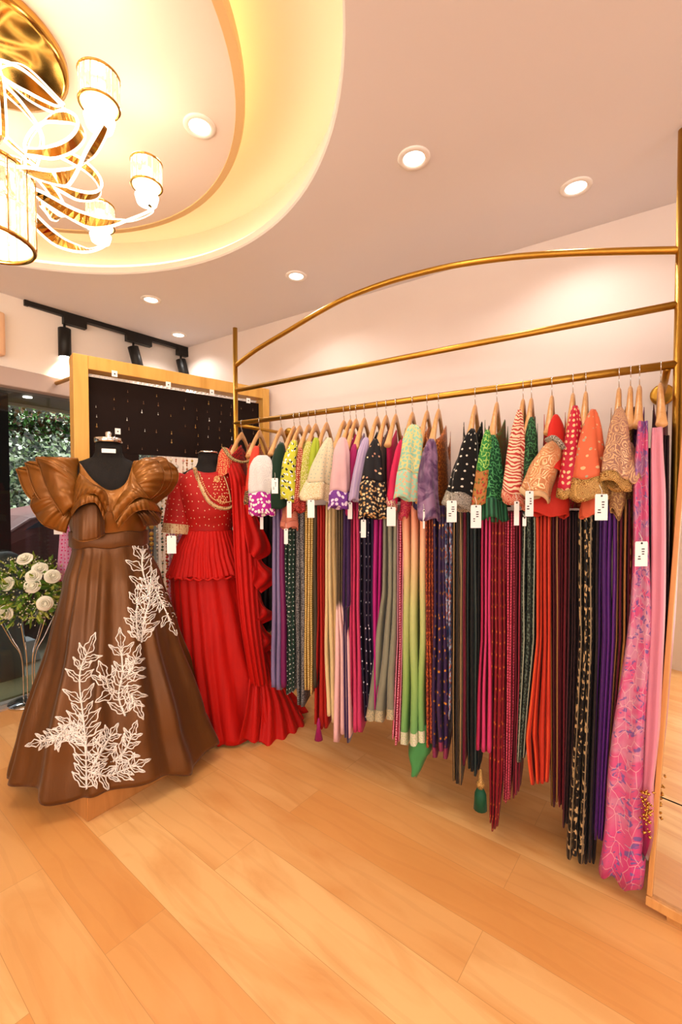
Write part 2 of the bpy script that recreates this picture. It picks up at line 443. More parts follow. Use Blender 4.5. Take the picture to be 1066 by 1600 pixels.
downlight(atZ(147, 355, Z2), Z2, 'recessed downlight seen between the lower chandelier arms', .045)
for i, (x, y) in enumerate(((.6, -.4), (-.9, -1.5), (1.0, -1.6), (1.6, .4), (-2.4, -1.6))):  # unseen downlights added behind the camera as room fill
    downlight(V((x, y, 0)), ZC, ('added fill downlight just right of and behind the camera', 'added fill downlight behind the camera towards the window wall', 'added fill downlight near the front wall behind the camera', 'added fill downlight nearest the right wall', 'added fill downlight in the rear corner by the window wall')[i], .048)

# ------------------------------------------------------------------ track lights
ta = atZ(40, 470, ZC); tb = atZ(311, 549, ZC)
t = thing('light_track', 'black ceiling track holding three cylindrical spotlights', 'light track', (ta.x, ta.y, ZC))
tdir = (tb-ta).normalized(); tn = V((-tdir.y, tdir.x, 0))
def obox(b, a, c, hw, z0, z1):
    dr = (c-a); dr.z = 0; dr.normalize(); nn = V((-dr.y, dr.x, 0)); base = len(b.v)
    for z in (z0, z1):
        for q in (a-nn*hw, c-nn*hw, c+nn*hw, a+nn*hw): b.v.append((q.x, q.y, z))
    for q in ((3,2,1,0),(4,5,6,7),(0,1,5,4),(1,2,6,5),(2,3,7,6),(3,0,4,7)): b.face([base+i for i in q])
b = MB(); obox(b, ta, tb, .018, ZC-.03, ZC); b.build('rail', M_black, t, smooth=False)
b = MB(); obox(b, ta-tdir*.012, ta+tdir*.01, .021, ZC-.034, ZC); b.build('end_cap', M_black, t, smooth=False)
for i, (pxa, pxb, hx, hy0, hy1, lx, lb) in enumerate(((98, 134, 107, 505, 550, .0, 'leftmost black cylinder spotlight pointing straight down'),
        (197, 236, 203, 533, 575, .03, 'middle black cylinder spotlight tilted behind the wooden frame'),
        (277, 303, 293, 557, 598, .035, 'rightmost black cylinder spotlight near the far corner'))):
    a = ta.lerp(tb, (atZ(pxa, 470+(pxa-40)*.29, ZC)-ta).dot(tdir)/(tb-ta).length); c = ta+tdir*((atZ(pxb, 470+(pxb-40)*.29, ZC)-ta).dot(tdir))
    hp = (a+c)/2 - tdir*.04 if i else (a+c)/2-tdir*.06
    th = thing('track_spotlight', lb, 'spotlight', (hp.x, hp.y, ZC-.03), 'track spotlights')
    b = MB(); obox(b, a, c, .02, ZC-.075, ZC-.0305); b.build('adapter', M_black, th, smooth=False)
    top = V((hp.x, hp.y, ZC-.115)); aim = V((.10*(i > 0), .22*(i > 0), -1)).normalized()
    b = MB(); b.tube([V((hp.x, hp.y, ZC-.07)), V((hp.x, hp.y, ZC-.12))], .008); b.build('stem', M_black, th)
    b = MB(); b.tube([top-aim*.01, top-aim*.008, top+aim*.17, top+aim*.172], [.034, .037, .037, .033], 20); b.build('cylinder', M_black, th)
    b = MB(); b.tube([top+aim*.1721, top+aim*.1745], .031, 20); b.build('lens', M_lamp, th)
    spot('track_beam', top+aim*.19, 16 if i == 0 else 14, (1, .86, .62), 1.7 if i == 0 else 1.4, top+aim*2 + V((-.25 if i == 0 else .5, 0, 0)))

# ------------------------------------------------------------------ clothes rack
rk = thing('clothes_rack', 'tall brushed gold clothes rack with arched top rail along the wall', 'clothes rack', (-1.0, D, 0))
pL = atY(368, 600, D); pR = atY(1062, 500, D)
xl, xr = pL.x, pR.x
def tub(name, pts, r=.0125, n=14):
    b = MB(); b.tube(pts, r, n); return b.build(name, M_gold, rk)
tub('post', [(xl, D, 0), (xl, D, H+1.0)], .0135); tub('post', [(xr, D, 0), (xr, D, ZC-.01)], .0145)
tub('clothes_rail', [(xl, D, RZ), (xr, D, RZ)], .014)
tub('middle_rail', [(xl, D, H+.638), (xr, D, H+.638)], .0125)
arc = [atY(px, py, D) for px, py in ((369, 571), (400, 547), (450, 517), (500, 487), (540, 466), (600, 443), (660, 426), (720, 413), (800, 402), (880, 396), (960, 393), (1062, 391))]
tub('arched_rail', smooth_pts(arc, 60), .0125)
for x in (xl+.03, xr-.03):
    b = MB(); b.tube([(x, D, RZ-.012), (x, YR-.005, RZ-.012)], .011, 12); b.build('wall_bracket', M_gold, rk)
    b = MB(); b.tube([(x, YR-.001, RZ-.012), (x, YR-.012, RZ-.012), (x, YR-.018, RZ-.012)], [.043, .043, .034], 24); b.build('flange', M_gold, rk)
for x in (xl, xr):
    b = MB(); b.tube([(x, D, .001), (x, D, .012)], .04, 24); b.build('floor_flange', M_gold, rk)

# ------------------------------------------------------------------ hangers and garments
def phi_at(px): return math.radians(max(0, min(27, (1000-px)*.045)))
def make_hanger(hx, label, flat=False):
    p = atY(hx, 0, D); X = (CAM + ray(hx, 600)*(D/ray(hx, 600).y)).x
    # solve for the x of the rail below this pixel column at the rail's own row
    for _ in range(3):
        pz = CAM; q = V((X, D, RZ)) - CAM
        px_ = 533 + FPX*q.dot(RT)/q.dot(FW)
        X += (hx-px_)*.003
    for _ in range(12):
        q = V((X, D, RZ)) - CAM; px_ = 533 + FPX*q.dot(RT)/q.dot(FW); X += (hx-px_)*.0025
    ph = phi_at(hx)
    n_ = V((math.sin(ph), -math.cos(ph), 0)); e_ = V((math.cos(ph), math.sin(ph), 0))
    t = thing('clothes_hanger', label, 'clothes hanger', (X, D, RZ-.07), 'wooden hangers on the gold rail')
    O = V((X, D, RZ))
    hk = []
    for k in range(13):
        a = math.radians(-60+ (k/12)*250); hk.append(O + n_*(.019*math.cos(a)) + V((0, 0, .019*math.sin(a)-.003)))
    hk = hk[::-1]
    # hook goes over the rail and down into the wood
    pts = hk + [O+n_*.012+V((0, 0, -.03)), O+V((0, 0, -.045)), O+V((0, 0, -.075))]
    b = MB(); b.tube(pts, .0018, 6); b.build('hook', M_chrome, t)
    A = O+V((0, 0, -.07)); secs = []
    prof = [(-.20, -.150, .011, .016), (-.185, -.138, .015, .014), (-.14, -.098, .017, .011), (-.09, -.055, .018, .009), (-.045, -.022, .019, .008), (-.015, -.008, .022, .008), (0, -.005, .023, .008),
            (.015, -.008, .022, .008), (.045, -.022, .019, .008), (.09, -.055, .018, .009), (.14, -.098, .017, .011), (.185, -.138, .015, .014), (.20, -.150, .011, .016)]
    for (u, z, hh, th) in prof:
        c = A+n_*u+V((0, 0, z))
        secs.append([c+e_*(th*math.cos(a))*1.0+V((0, 0, 1))*(hh*math.sin(a)) for a in [2*PI*k/10 for k in range(10)]])
    b = MB(); b.loft(secs); b.build('shoulders', M_beech, t)
    return O, n_, e_, X

def sleeve(parent, top, bot, mat, trim=None, trimf=.12, Y=1.62, name='sleeve', depth=.75, openw=1.0, flare=.0):
    """top/bot: (px, py, width px)"""
    a = atY(top[0], top[1], Y+.03); c = atY(bot[0], bot[1], Y)
    sa = (a-CAM).dot(FW0)/FPX; sb = (c-CAM).dot(FW0)/FPX
    ra = top[2]/2*sa; rb = bot[2]/2*sb*1.08
    ax = (c-a); L = ax.length; ax.normalize()
    e = RT-ax*RT.dot(ax); e.normalize(); f = ax.cross(e)
    if f.y > 0: f = -f
    rows = 22; K = 28; secs = []
    seed = random.random()*9; tilt = random.uniform(-.016, .016); bow = random.uniform(-.010, .006)
    for j in range(rows+1):
        s = j/rows
        r = lerp(ra, rb, s**.85)
        if s < .20: r *= .40+.60*(s/.20)**.5
        bulge = math.sin(PI*min(s*1.1, 1))*rb*.12
        sec = []
        for k in range(K):
            th = 2*PI*k/K
            rip = 1+.09*math.sin(3*th+seed+2.5*s)+.06*math.sin(5*th-seed*2+4*s)*min(1, s*2)-.22*max(0, math.cos(th*2+seed*3+1.5*s))**6+.025*math.sin(s*14+th*2+seed)
            rr = (r+bulge*.5)*rip
            p = a+ax*(L*s)+e*(rr*math.cos(th))+f*(rr*depth*math.sin(th))
            p += ax*(tilt*math.cos(th)*s*s + .007*math.sin(3*th+seed)*s) + e*(bow*math.sin(PI*s))
            sec.append(p)
        secs.append(sec)
    j0 = int(rows*(1-trimf)) if trim else rows
    b = MB(); b.loft(secs[:j0+1], caps=False); o = b.build(name, mat, parent, solid=.002)
    if trim:
        ts = []
        for sec in secs[j0:]:
            cen = sum((V(p) for p in sec), V())/K
            ts.append([cen+(V(p)-cen)*1.03 for p in sec])
        b = MB(); b.loft(ts, caps=False); b.build('sleeve_border', trim, parent, solid=.003)
    return o

def bodice(parent, O, n_, e_, mat, zlen=.42, hw=.185, th=.02, neck=.10, scoop=.12, trim=None, neckw=.4):
    K = 24; rows = 14; secs = []
    A = O+V((0, 0, -.055))
    def topz(u):   # u in -1..1 across shoulders
        a = abs(u)*.2
        return -.02 - a*.68
    for j in range(rows+1):
        s = j/rows; sec = []
        wv = 1-.18*s
        for side in (1, -1):
            for k in range(K):
                u = (-1+2*k/(K-1))*side
                zt = topz(u)
                if abs(u) < neckw:
                    q = math.cos(u/neckw*PI/2)
                    zt = topz(neckw)-(scoop if side == 1 else scoop*.45)*q**.6 + .002
                z = lerp(zt, -zlen, s)
                edge = math.sqrt(max(0, 1-u*u))*.8+.2
                rip = math.sin(u*9+s*3+O.x*40)*.004*s
                sec.append(A+n_*(u*hw*wv)+e_*((th*edge*(1+.3*s)+rip)*side)+V((0, 0, z)))
        secs.append(sec)
    b = MB(); b.loft(secs, caps=False); return b.build('bodice', mat, parent, solid=.0015)

def drape(parent, st, mat, name='skirt', Y=1.66, folds=3, L=.28, jag=.012, trim=None, hook=None, tri=0, edge=None, wide=0):
    """st: list of (px_left, px_right, py) stations from the top to the hem"""
    rnd = random.Random(int(st[0][0]*7+st[-1][2]))
    b = MB(); bt = MB(); be = MB()
    pxm = (st[0][0]+st[0][1])/2; ph = phi_at(pxm)
    d_ = V((-math.sin(ph), math.cos(ph), 0)); e_ = V((math.cos(ph), math.sin(ph), 0))
    rows = 34; K = 22 if not wide else 44
    for i in range(folds):
        yo = rnd.uniform(-.012, .012)+abs(i-(folds-1)/2)*.01
        Li = L*rnd.uniform(.8, 1); ph0 = rnd.random()*6; hem = rnd.uniform(-jag, jag); secs = []
        for j in range(rows+1):
            s = j/rows*(len(st)-1); k = min(int(s), len(st)-2); u = s-k
            xl_ = lerp(st[k][0], st[k+1][0], u); xr_ = lerp(st[k][1], st[k+1][1], u); py = lerp(st[k][2], st[k+1][2], u)
            a = lerp(xl_, xr_, i/folds); c = lerp(xl_, xr_, (i+1)/folds)
            wob = (math.sin(j*.16+ph0)+.5*math.sin(j*.37+2*ph0))*(c-a)*.11
            pa = atY(a+wob, py, Y+yo); pc = atY(c+wob, py, Y+yo)
            z = pa.z + hem*(j/rows)
            if tri: z -= 0
            cen = (pa+pc)/2; hx = (pc-pa).length/2*1.02*math.cos(ph)
            sec = []
            for q in range(K):
                th = 2*PI*q/K; cu, sv = math.cos(th), math.sin(th)
                uu = math.copysign(abs(cu)**.45, cu); vv = math.copysign(abs(sv)**(.6 if not wide else .8), sv)
                rip = 1+.10*math.sin(3*uu+ph0+j*.06)+.06*math.sin(7*uu-ph0)
                p = cen + d_*(Li/2*(1-uu)) + e_*(hx*vv*rip)
                if wide: p += d_*(-wide*math.sin(vv*(5+math.sin(ph0))+ph0+j*.05)*max(0, uu)**.5) if uu > 0 else V()
                if wide and uu > -.2: p += e_*(wide*.5*math.sin(j*.5+ph0)*(j/rows)**2)
                zz = z + (.010*math.sin(uu*7+ph0)+(.012*math.sin(vv*7+ph0) if wide else 0))*(j/rows)**6
                if tri and j > rows*.8: zz -= tri*((j/rows-.8)/.2)*max(0, uu)
                sec.append((p.x, p.y, zz))
            secs.append(sec)
        b.loft(secs)
        if edge and (i % 2 == 0): be.tube([V(sc_[0])*.5+V(sc_[1])*.5+V((0, 0, 0)) for sc_ in secs], .0022, 5)
        if trim: bt.loft([[tuple((sum((V(p) for p in sc_), V())/K)+(V(p)-sum((V(p) for p in sc_), V())/K)*V((1,1,1)).x*1.02) for p in sc_] for sc_ in secs[-3:]], caps=False)
    o = b.build(name, mat, parent)
    if trim: bt.build('hem_border', trim, parent)
    if edge: be.build('piping', plain('piping_'+edge, edge, .45, .3) if 'piping_'+edge not in bpy.data.materials else bpy.data.materials['piping_'+edge], parent)
    return o

def price_tag(parent, px, py, wpx, hpx, Y=1.575, ang=.1, text=True, ypix=0):
    """px, py: top centre of the card"""
    a = atY(px, py, Y); s = (a-CAM).dot(FW0)/FPX; w_ = wpx*s; h_ = hpx*s
    e = V((math.cos(ang+math.atan2(RT.y, RT.x)), math.sin(ang+math.atan2(RT.y, RT.x)), 0)); f = V((e.y, -e.x, 0))
    if (a-CAM).dot(f) > 0: f = -f
    def P(u, v, d=0): return a+e*(u*w_)+V((0, 0, -v*h_))+f*d
    b = MB(); 
    pts0 = [P(-.5, .06), P(-.44, 0), P(.44, 0), P(.5, .06), P(.5, 1), P(-.5, 1)]
    pts1 = [p+f*.0012 for p in pts0]
    b.loft([pts0, pts1]); tg_ = b.build('price_tag', M_card, parent, smooth=False)
    if text:
        b = MB()
        rr = random.Random(int(px))
        for k in range(5):
            v0 = .28+k*.1; L0 = rr.uniform(.15, .34); u0 = .12 if k < 3 else -.18
            q = [P(u0-L0/2, v0, .0018), P(u0+L0/2, v0, .0018), P(u0+L0/2, v0+.045, .0018), P(u0-L0/2, v0+.045, .0018)]
            b0 = len(b.v); b.v += [tuple(x) for x in q]; b.face([b0, b0+1, b0+2, b0+3])
        b.build('print', M_ink, tg_, smooth=False)
        PW['print'] = PW[tg_.name]
    b = MB(); b.tube([P(0, .05, .001), P(.05, -.12, .0), P(.0, -.35, -.01)], .0008, 5); b.build('tag_string', M_string, tg_)
    b = MB(); b.tube([P(0, .07, .0014), P(0, .07, .0024)], .003, 8); b.build('eyelet', M_ink, tg_)
    return tg_
# palette of embroidered borders
T_gold = fab('c9a25a', 'paisley', '8a5a2a', 120, .45, m2=.6)
T_silver = fab('b9b2a4', 'paisley', '5a5148', 130, .4, m2=.6)
T_cream = fab('e8d8b0', 'paisley', 'b98a4a', 120, .5)
def garment(hx, label, name, cat, hl, group=None):
    O, n_, e_, X = make_hanger(hx, hl)
    g = thing(name, label, cat, (X, D, RZ-.12), group)
    return g, O, n_, e_
HB_ = 'beech clothes hanger '
# 1 red blouse behind the red gown (hanger nearly facing)
g, O, n_, e_ = garment(378, 'red blouse with mirror-work neckline hanging behind the red gown', 'red_blouse', 'blouse', HB_+'holding the red mirror-work blouse next to the left post')
bodice(g, O, n_, e_, fab('c01818', 'dots', '2a0a0a', 40), zlen=.36, hw=.21, th=.03, scoop=.10)
c_ = atY(378, 702, 1.72)
b = MB(); pts = [atY(350, 700, 1.60), atY(362, 716, 1.58), atY(380, 722, 1.60), atY(394, 717, 1.66), atY(400, 700, 1.74)]
b.tube(smooth_pts(pts, 20), .012, 8, flat=.5); b.build('neckline_trim', fab('c8a868', 'dots', '1a1008', 80, thr=.4), g)
sleeve(g, (352, 700, 16), (350, 745, 22), fab('cf1d1d', 'dots', 'e0b070', 60), None)
# 2 red-orange blouse with a white sleeve in front
g, O, n_, e_ = garment(406, 'orange-red blouse with beaded cuff and narrow sleeve beside the white one', 'orange_blouse', 'blouse', HB_+'with the orange-red blouse left of the wall flange')
bodice(g, O, n_, e_, fab('a8281c', 'lace', 'c8924a', 60), zlen=.36, hw=.2, th=.03)
sleeve(g, (401, 697, 12), (389, 788, 15), fab('e8442c'), fab('b98a5a', 'dots', '20140c', 60, thr=.4), .22, Y=1.60)
g = thing('white_blouse', 'white brocade blouse sleeve with wide magenta floral border', 'blouse', atY(411, 690, 1.72))
sleeve(g, (410, 712, 34), (409, 805, 34), fab('e6e2e0', 'paisley', 'c8c4c4', 45, .5), fab('b8209a', 'floral', 'f0e4dc', 45), .34, Y=1.56, depth=.5)
price_tag(g, 409, 805, 5, 22, Y=1.60, text=False)
drape(g, [(402, 426, 770), (402, 426, 900), (406, 426, 985)], fab('140c10'), folds=3, Y=1.86, L=.2)
# 3 dark green
g, O, n_, e_ = garment(440, 'dark green velvet blouse and grey-lavender drape with a tag', 'green_blouse_set', 'dress', HB_+'with the dark green velvet blouse')
bodice(g, O, n_, e_, fab('12301f', rough=.9, sheen=.6), zlen=.4, th=.02, scoop=.16)
sleeve(g, (440, 692, 16), (436, 795, 26), fab('12301f', rough=.9, sheen=.6), None, Y=1.62)
drape(g, [(424, 436, 760), (423, 440, 1078)], fab('8a7ba8', rough=.3), folds=2, Y=1.64)
drape(g, [(436, 444, 760), (437, 446, 1070)], fab('7a1f5c', rough=.4), folds=1, Y=1.66, name='scarf')
price_tag(g, 429.5, 747, 10, 24, Y=1.54)
# 4 lime floral
g, O, n_, e_ = garment(460, 'lime and white blouse with large dark flower print', 'floral_blouse_set', 'dress', HB_+'with the lime flower-print blouse')
bodice(g, O, n_, e_, fab('c8cc3a', 'floral', 'f4f2ea', 30, c3='1e2a18'), zlen=.36, th=.018)
sleeve(g, (460, 688, 14), (451, 782, 26), fab('d2d23a', 'floral', 'f4f4ee', 38, c3='1e2418', thr=.26), None, Y=1.61)
sleeve(g, (453, 776, 20), (453, 826, 25), fab('d98a72', 'zebra', 'c06a52', 60), fab('d9806a'), .15, Y=1.64, name='salmon_pouch')
drape(g, [(444, 461, 800), (443, 461, 950), (446, 459, 1080)], fab('12382a', 'dots', 'cfd4cc', 26, thr=.13, sheen=.6), folds=3, Y=1.66)
price_tag(g, 452, 783, 7, 26, Y=1.56, text=False); price_tag(g, 447, 826, 6, 24, Y=1.57, text=False)
# 5 red dotted
g, O, n_, e_ = garment(469, 'red and gold speckled kurta sleeve with black and silver lace skirt', 'speckled_kurta_set', 'dress', HB_+'with the red and gold speckled kurta')
bodice(g, O, n_, e_, fab('9a8a3a', 'lace', 'a03028', 60), zlen=.36, th=.016)
sleeve(g, (470, 700, 10), (466, 800, 19), fab('a8301f', 'dots', 'd8b08a', 60), fab('8a1c1c', 'lace', 'd05040', 70), .15, Y=1.625)
drape(g, [(461, 476, 790), (460, 476, 960), (464, 475, 1103)], fab('8a8888', 'lace', '15151a', 60, .5, thr=.28), folds=2, Y=1.655)
# 6 olive lime
g, O, n_, e_ = garment(483, 'olive-lime blouse with beaded mustard skirt', 'lime_blouse_set', 'dress', HB_+'with the olive-lime blouse')
bodice(g, O, n_, e_, fab('a8ac3a', 'lace', 'c8b070', 60), zlen=.36, th=.016)
sleeve(g, (483, 690, 12), (478, 780, 18), fab('b4b838', 'lace', 'd8c890', 60), None, Y=1.625)
drape(g, [(475, 490, 790), (475, 488, 1083)], fab('c9a04a', 'dots', 'e8d090', 60, .5, thr=.3), folds=3, Y=1.65)
drape(g, [(489, 496, 790), (488, 495, 1075)], fab('4a4030'), folds=1, Y=1.67, name='scarf')
# 7 lime 2
g, O, n_, e_ = garment(494, 'bright lime blouse peeking out behind the cream sleeve, over a red skirt', 'bright_lime_blouse_set', 'dress', HB_+'with the bright lime blouse behind the cream one')
bodice(g, O, n_, e_, fab('a9c22e', 'lace', 'd6d070', 50), zlen=.36, th=.016)
sleeve(g, (494, 684, 12), (489, 782, 17), fab('b0c22e'), None, Y=1.635)
drape(g, [(494, 508, 790), (495, 508, 960), (489, 512, 1135)], fab('b01c14', rough=.5), folds=3, Y=1.65)
tp = atY(498, 1132, 1.62)
b = MB(); b.tube([tp+V((0, 0, .03)), tp, tp-V((0, 0, .01)), tp-V((0, 0, .07))], [.003, .010, .008, .020], 10); b.build('tassel', fab('b01a6a', 'stripe', '7a0a4a', 200), g)
# 8 cream
g, O, n_, e_ = garment(511, 'cream embroidered blouse with wide flared sleeve and white tag', 'cream_blouse_set', 'dress', HB_+'with the cream embroidered blouse')
bodice(g, O, n_, e_, fab('e2d2ac', 'dots', 'b89c8c', 50), zlen=.36, th=.018)
sleeve(g, (515, 684, 12), (493, 781, 46), fab('e9dcb8', 'dots', 'a0b0a0', 34, thr=.16), fab('dcc290', 'paisley', 'efe0c0', 80), .24, Y=1.585, depth=.6)
price_tag(g, 486, 781, 11, 28, Y=1.52, text=False)
drape(g, [(507, 517, 785), (506, 520, 1000), (509, 524, 1124)], fab('e8cf98', rough=.35, sheen=.5), folds=2, Y=1.64)
drape(g, [(517, 525, 785), (520, 530, 1124)], fab('d8b880', rough=.35), folds=1, Y=1.66, name='under_skirt')
# 9 hanger cluster: pink with purple border
g, O, n_, e_ = garment(538, 'pale pink blouse with purple floral sleeve border', 'pink_blouse_set', 'dress', HB_+'first of the close trio, with the pale pink blouse')
bodice(g, O, n_, e_, fab('e4b8b8'), zlen=.36, th=.016)
sleeve(g, (536, 684, 18), (528, 794, 32), fab('e6b9bc'), fab('7a3a9a', 'floral', 'e8d0e4', 40), .2, Y=1.58, depth=.7)
drape(g, [(524, 536, 790), (524, 536, 940), (522, 545, 1000), (521, 548, 1152)], fab('6a5a40', grad=[(0, 'e4b4b4'), (.6, 'e8c4c0'), (.66, '5a4a38'), (1, '6a5a40')], uvs=True), folds=3, Y=1.635, jag=.02)
g, O, n_, e_ = garment(548, 'sheer black-speckled blouse squeezed behind the pale pink one, with fluffy pink skirt', 'fluffy_skirt_set', 'dress', HB_+'middle of the close trio behind the pink blouse')
bodice(g, O, n_, e_, fab('2a1c20', 'lace', 'b8a0a0', 60), zlen=.36, th=.012)
drape(g, [(534, 548, 790), (533, 546, 945), (536, 541, 950), (537, 546, 1155)], fab('35124f', rough=.5, sheen=.5), folds=2, Y=1.62)
g, O, n_, e_ = garment(557, 'magenta blouse with grey tag above a pink fringed skirt', 'magenta_blouse_set', 'dress', HB_+'last of the close trio, with the magenta blouse')
bodice(g, O, n_, e_, fab('d0246c'), zlen=.40, th=.016)
sleeve(g, (554, 694, 10), (547, 800, 12), fab('c22a72', grad=None), None, Y=1.63)
drape(g, [(545, 561, 785), (545, 561, 950), (541, 567, 1147)], fab('d03a6a'), folds=3, Y=1.65, jag=.02)
# 12 lavender
g, O, n_, e_ = garment(570, 'lavender pleated blouse with a small grey tag', 'lavender_blouse_set', 'dress', HB_+'with the lavender pleated blouse')
bodice(g, O, n_, e_, fab('b8a4c4', 'stripe', '9c88b0', 60), zlen=.36, th=.016)
sleeve(g, (573, 684, 14), (554, 782, 17), fab('c8b4d4', 'stripe', 'a894bc', 50), None, Y=1.60, depth=.9)
price_tag(g, 547, 785, 7, 26, Y=1.60, text=False)
drape(g, [(559, 578, 800), (559, 580, 960), (568, 584, 1128)], fab('1c1230', 'dots', 'd8d8e8', 12, .5, thr=.07), folds=3, Y=1.65)
# 13 black gold floral
g, O, n_, e_ = garment(590, 'black blouse with dense cream and gold floral sleeve', 'black_floral_blouse_set', 'dress', HB_+'with the black and gold floral blouse')
bodice(g, O, n_, e_, fab('0e0c12', 'floral', 'c8b48a', 30), zlen=.36, th=.016)
sleeve(g, (587, 686, 14), (582, 809, 42), fab('100e14', 'floral', 'd9c79c', 24, c3='c08a70', thr=.12, m2=.3), fab('18141a', 'floral', 'd8c89c', 60, c3='b88a50', thr=.30, m2=.3), .42, Y=1.585, depth=.6)
price_tag(g, 568, 812, 8, 28, Y=1.56, text=False)
drape(g, [(578, 585, 800), (580, 590, 1120)], fab('2a1840'), folds=1, Y=1.67, name='scarf')
drape(g, [(583, 598, 800), (582, 594, 1000), (584, 590, 1110)], fab('b8187c', rough=.4), folds=2, Y=1.64)
# 14 grey
g, O, n_, e_ = garment(604, 'grey pleated kurta with sheer sage flared skirt', 'grey_kurta_set', 'dress', HB_+'with the grey pleated kurta')
bodice(g, O, n_, e_, fab('8a857a', 'stripe', '6e6a60', 50), zlen=.42, th=.022)
drape(g, [(597, 620, 790), (596, 620, 930), (582, 620, 1030), (570, 616, 1130)], fab('8c8c78', rough=.35, sheen=.6), folds=3, Y=1.64, jag=.016, trim=fab('c8b890', 'lace', '8c8c78', 60))
# 15 hot pink
g, O, n_, e_ = garment(619, 'hot pink blouse with speckled cuff and white tag', 'hot_pink_blouse_set', 'dress', HB_+'with the hot pink blouse')
bodice(g, O, n_, e_, fab('d81e5c'), zlen=.40, th=.018)
sleeve(g, (628, 688, 12), (612, 792, 15), fab('e0225a'), fab('c8607a', 'lace', 'd8c890', 60), .06, Y=1.60)
price_tag(g, 611.5, 792, 14, 30, Y=1.55, text=False)
drape(g, [(619, 632, 800), (620, 630, 1000), (611, 625, 1158)], fab('c01e50', 'dots', 'e8a0b0', 60, .5), folds=3, Y=1.645, edge='f0a8c0')
# 16 mint
g, O, n_, e_ = garment(645, 'mint green blouse with gold embroidered flared sleeve', 'mint_blouse_set', 'dress', HB_+'with the mint green blouse')
bodice(g, O, n_, e_, fab('9ccfae', 'dots', 'c8b860', 60), zlen=.40, th=.02)
sleeve(g, (648, 664, 26), (633, 780, 34), fab('9ed8be', 'lace', 'd8cc84', 36, thr=.25), fab('a8dcc0', 'floral', 'd8b088', 60), .32, Y=1.585, depth=.6)
sleeve(g, (634, 766, 20), (630, 810, 12), fab('b81848', 'lace', 'c85a50', 60), None, Y=1.63, name='maroon_cuff')
drape(g, [(628, 664, 790), (627, 666, 1000), (626, 664, 1165)], fab('e8b890', grad=[(0, '5c9c5c'), (.3, '8cb060'), (.62, 'b8bc78'), (.85, 'e2b088'), (1, 'e08a70')], rough=.4), folds=3, Y=1.63, jag=.012, trim=fab('e8e0c8', 'lace', 'b8c890', 60))
drape(g, [(646, 668, 1130), (642, 672, 1175), (641, 648, 1216)], fab('4c9a58', rough=.4), folds=1, Y=1.66, name='dupatta_tip', L=.1, jag=0)
# 17 orange / purple
g, O, n_, e_ = garment(668, 'orange-gold brocade blouse sleeve with navy cuff lining', 'orange_brocade_blouse_set', 'dress', HB_+'with the orange brocade blouse')
bodice(g, O, n_, e_, fab('b85a28', 'lace', 'd89040', 60), zlen=.4, th=.02)
sleeve(g, (660, 700, 12), (656, 794, 17), fab('c8642c', 'lace', 'dc9a50', 50), fab('2a1c48'), .06, Y=1.61)
price_tag(g, 662.5, 796, 3, 30, Y=1.57, text=False)
drape(g, [(664, 678, 790), (664, 679, 980), (665, 682, 1165)], fab('7c2a28', 'lace', 'c8622c', 36), folds=3, Y=1.65)
g, O, n_, e_ = garment(686, 'shimmering purple-orange silk dress with gold specks', 'purple_silk_dress', 'dress', HB_+'with the shimmering purple silk dress')
bodice(g, O, n_, e_, fab('a0542c', 'lace', 'd07a34', 40, .3), zlen=.50, hw=.18, th=.045, scoop=.15)
sleeve(g, (674, 686, 18), (671, 812, 34), fab('5c3a64', 'water', '8c6a8c', 30, .25, sheen=.8), None, Y=1.60, depth=.6)
drape(g, [(676, 696, 790), (676, 696, 960), (672, 700, 1090), (676, 700, 1180)], fab('3a2450', 'dots', 'd8943c', 14, .3, thr=.1, m2=.6), folds=3, Y=1.635, trim=fab('8a3050'))
drape(g, [(693, 708, 812), (694, 706, 960), (696, 704, 1120)], fab('3a4a78', 'water', 'b8c8e0', 50, .5, c3='c8603a'), folds=2, Y=1.655, name='blue_scarf')
# 19 black
g, O, n_, e_ = garment(743, 'black velvet blouse with silver dots and brocade sleeve border', 'black_dotted_blouse_set', 'dress', HB_+'with the black silver-dotted blouse')
bodice(g, O, n_, e_, fab('14100e', 'dots', 'c8b890', 24, .85, thr=.14), zlen=.40, th=.038, scoop=.12)
sleeve(g, (739, 670, 14), (718, 796, 50), fab('0c0b0c', 'dots', 'd8d2c4', 21, .9, .6, thr=.13), T_silver, .17, Y=1.58, depth=.65)
price_tag(g, 706, 782, 16, 34, Y=1.50)
drape(g, [(706, 722, 800), (706, 722, 1000), (706, 722, 1225)], fab('2c2420', 'stripe', 'a08a68', 14), folds=3, Y=1.64, edge='b09060')
drape(g, [(716, 729, 800), (717, 727, 1190)], fab('7a1838', 'stripe', 'c86a60', 20), folds=2, Y=1.655, name='scarf')
# 20 green
g, O, n_, e_ = garment(777, 'green blouse with gold-red embroidered cuff and deep green net sleeve', 'green_net_blouse_set', 'dress', HB_+'with the green and gold net blouse')
bodice(g, O, n_, e_, fab('6a4a20', 'lace', '3a6a2c', 46), zlen=.42, th=.04, scoop=.12)
sleeve(g, (762, 672, 12), (749, 790, 24), fab('2c8a3c', 'lace', '9ac860', 44), fab('b87a3c', 'floral', 'a82c20', 60, c3='5a6a2c'), .42, Y=1.585)
sleeve(g, (770, 680, 16), (771, 812, 38), fab('0e4a2c', 'lace', '4a9a5c', 44, .8), fab('0a3a24', 'stripe', '2a6a48', 40), .22, Y=1.61, name='net_sleeve')
price_tag(g, 744, 789, 17, 36, Y=1.52)
drape(g, [(727, 752, 800), (727, 752, 1000), (730, 750, 1205)], fab('12181a', 'stripe', '2c3a3a', 20), folds=4, Y=1.645, edge='3a4a48')
drape(g, [(750, 768, 800), (750, 768, 1000), (741, 768, 1175)], fab('d23a72', 'stripe', 'a0183c', 18, .5), folds=3, Y=1.63)
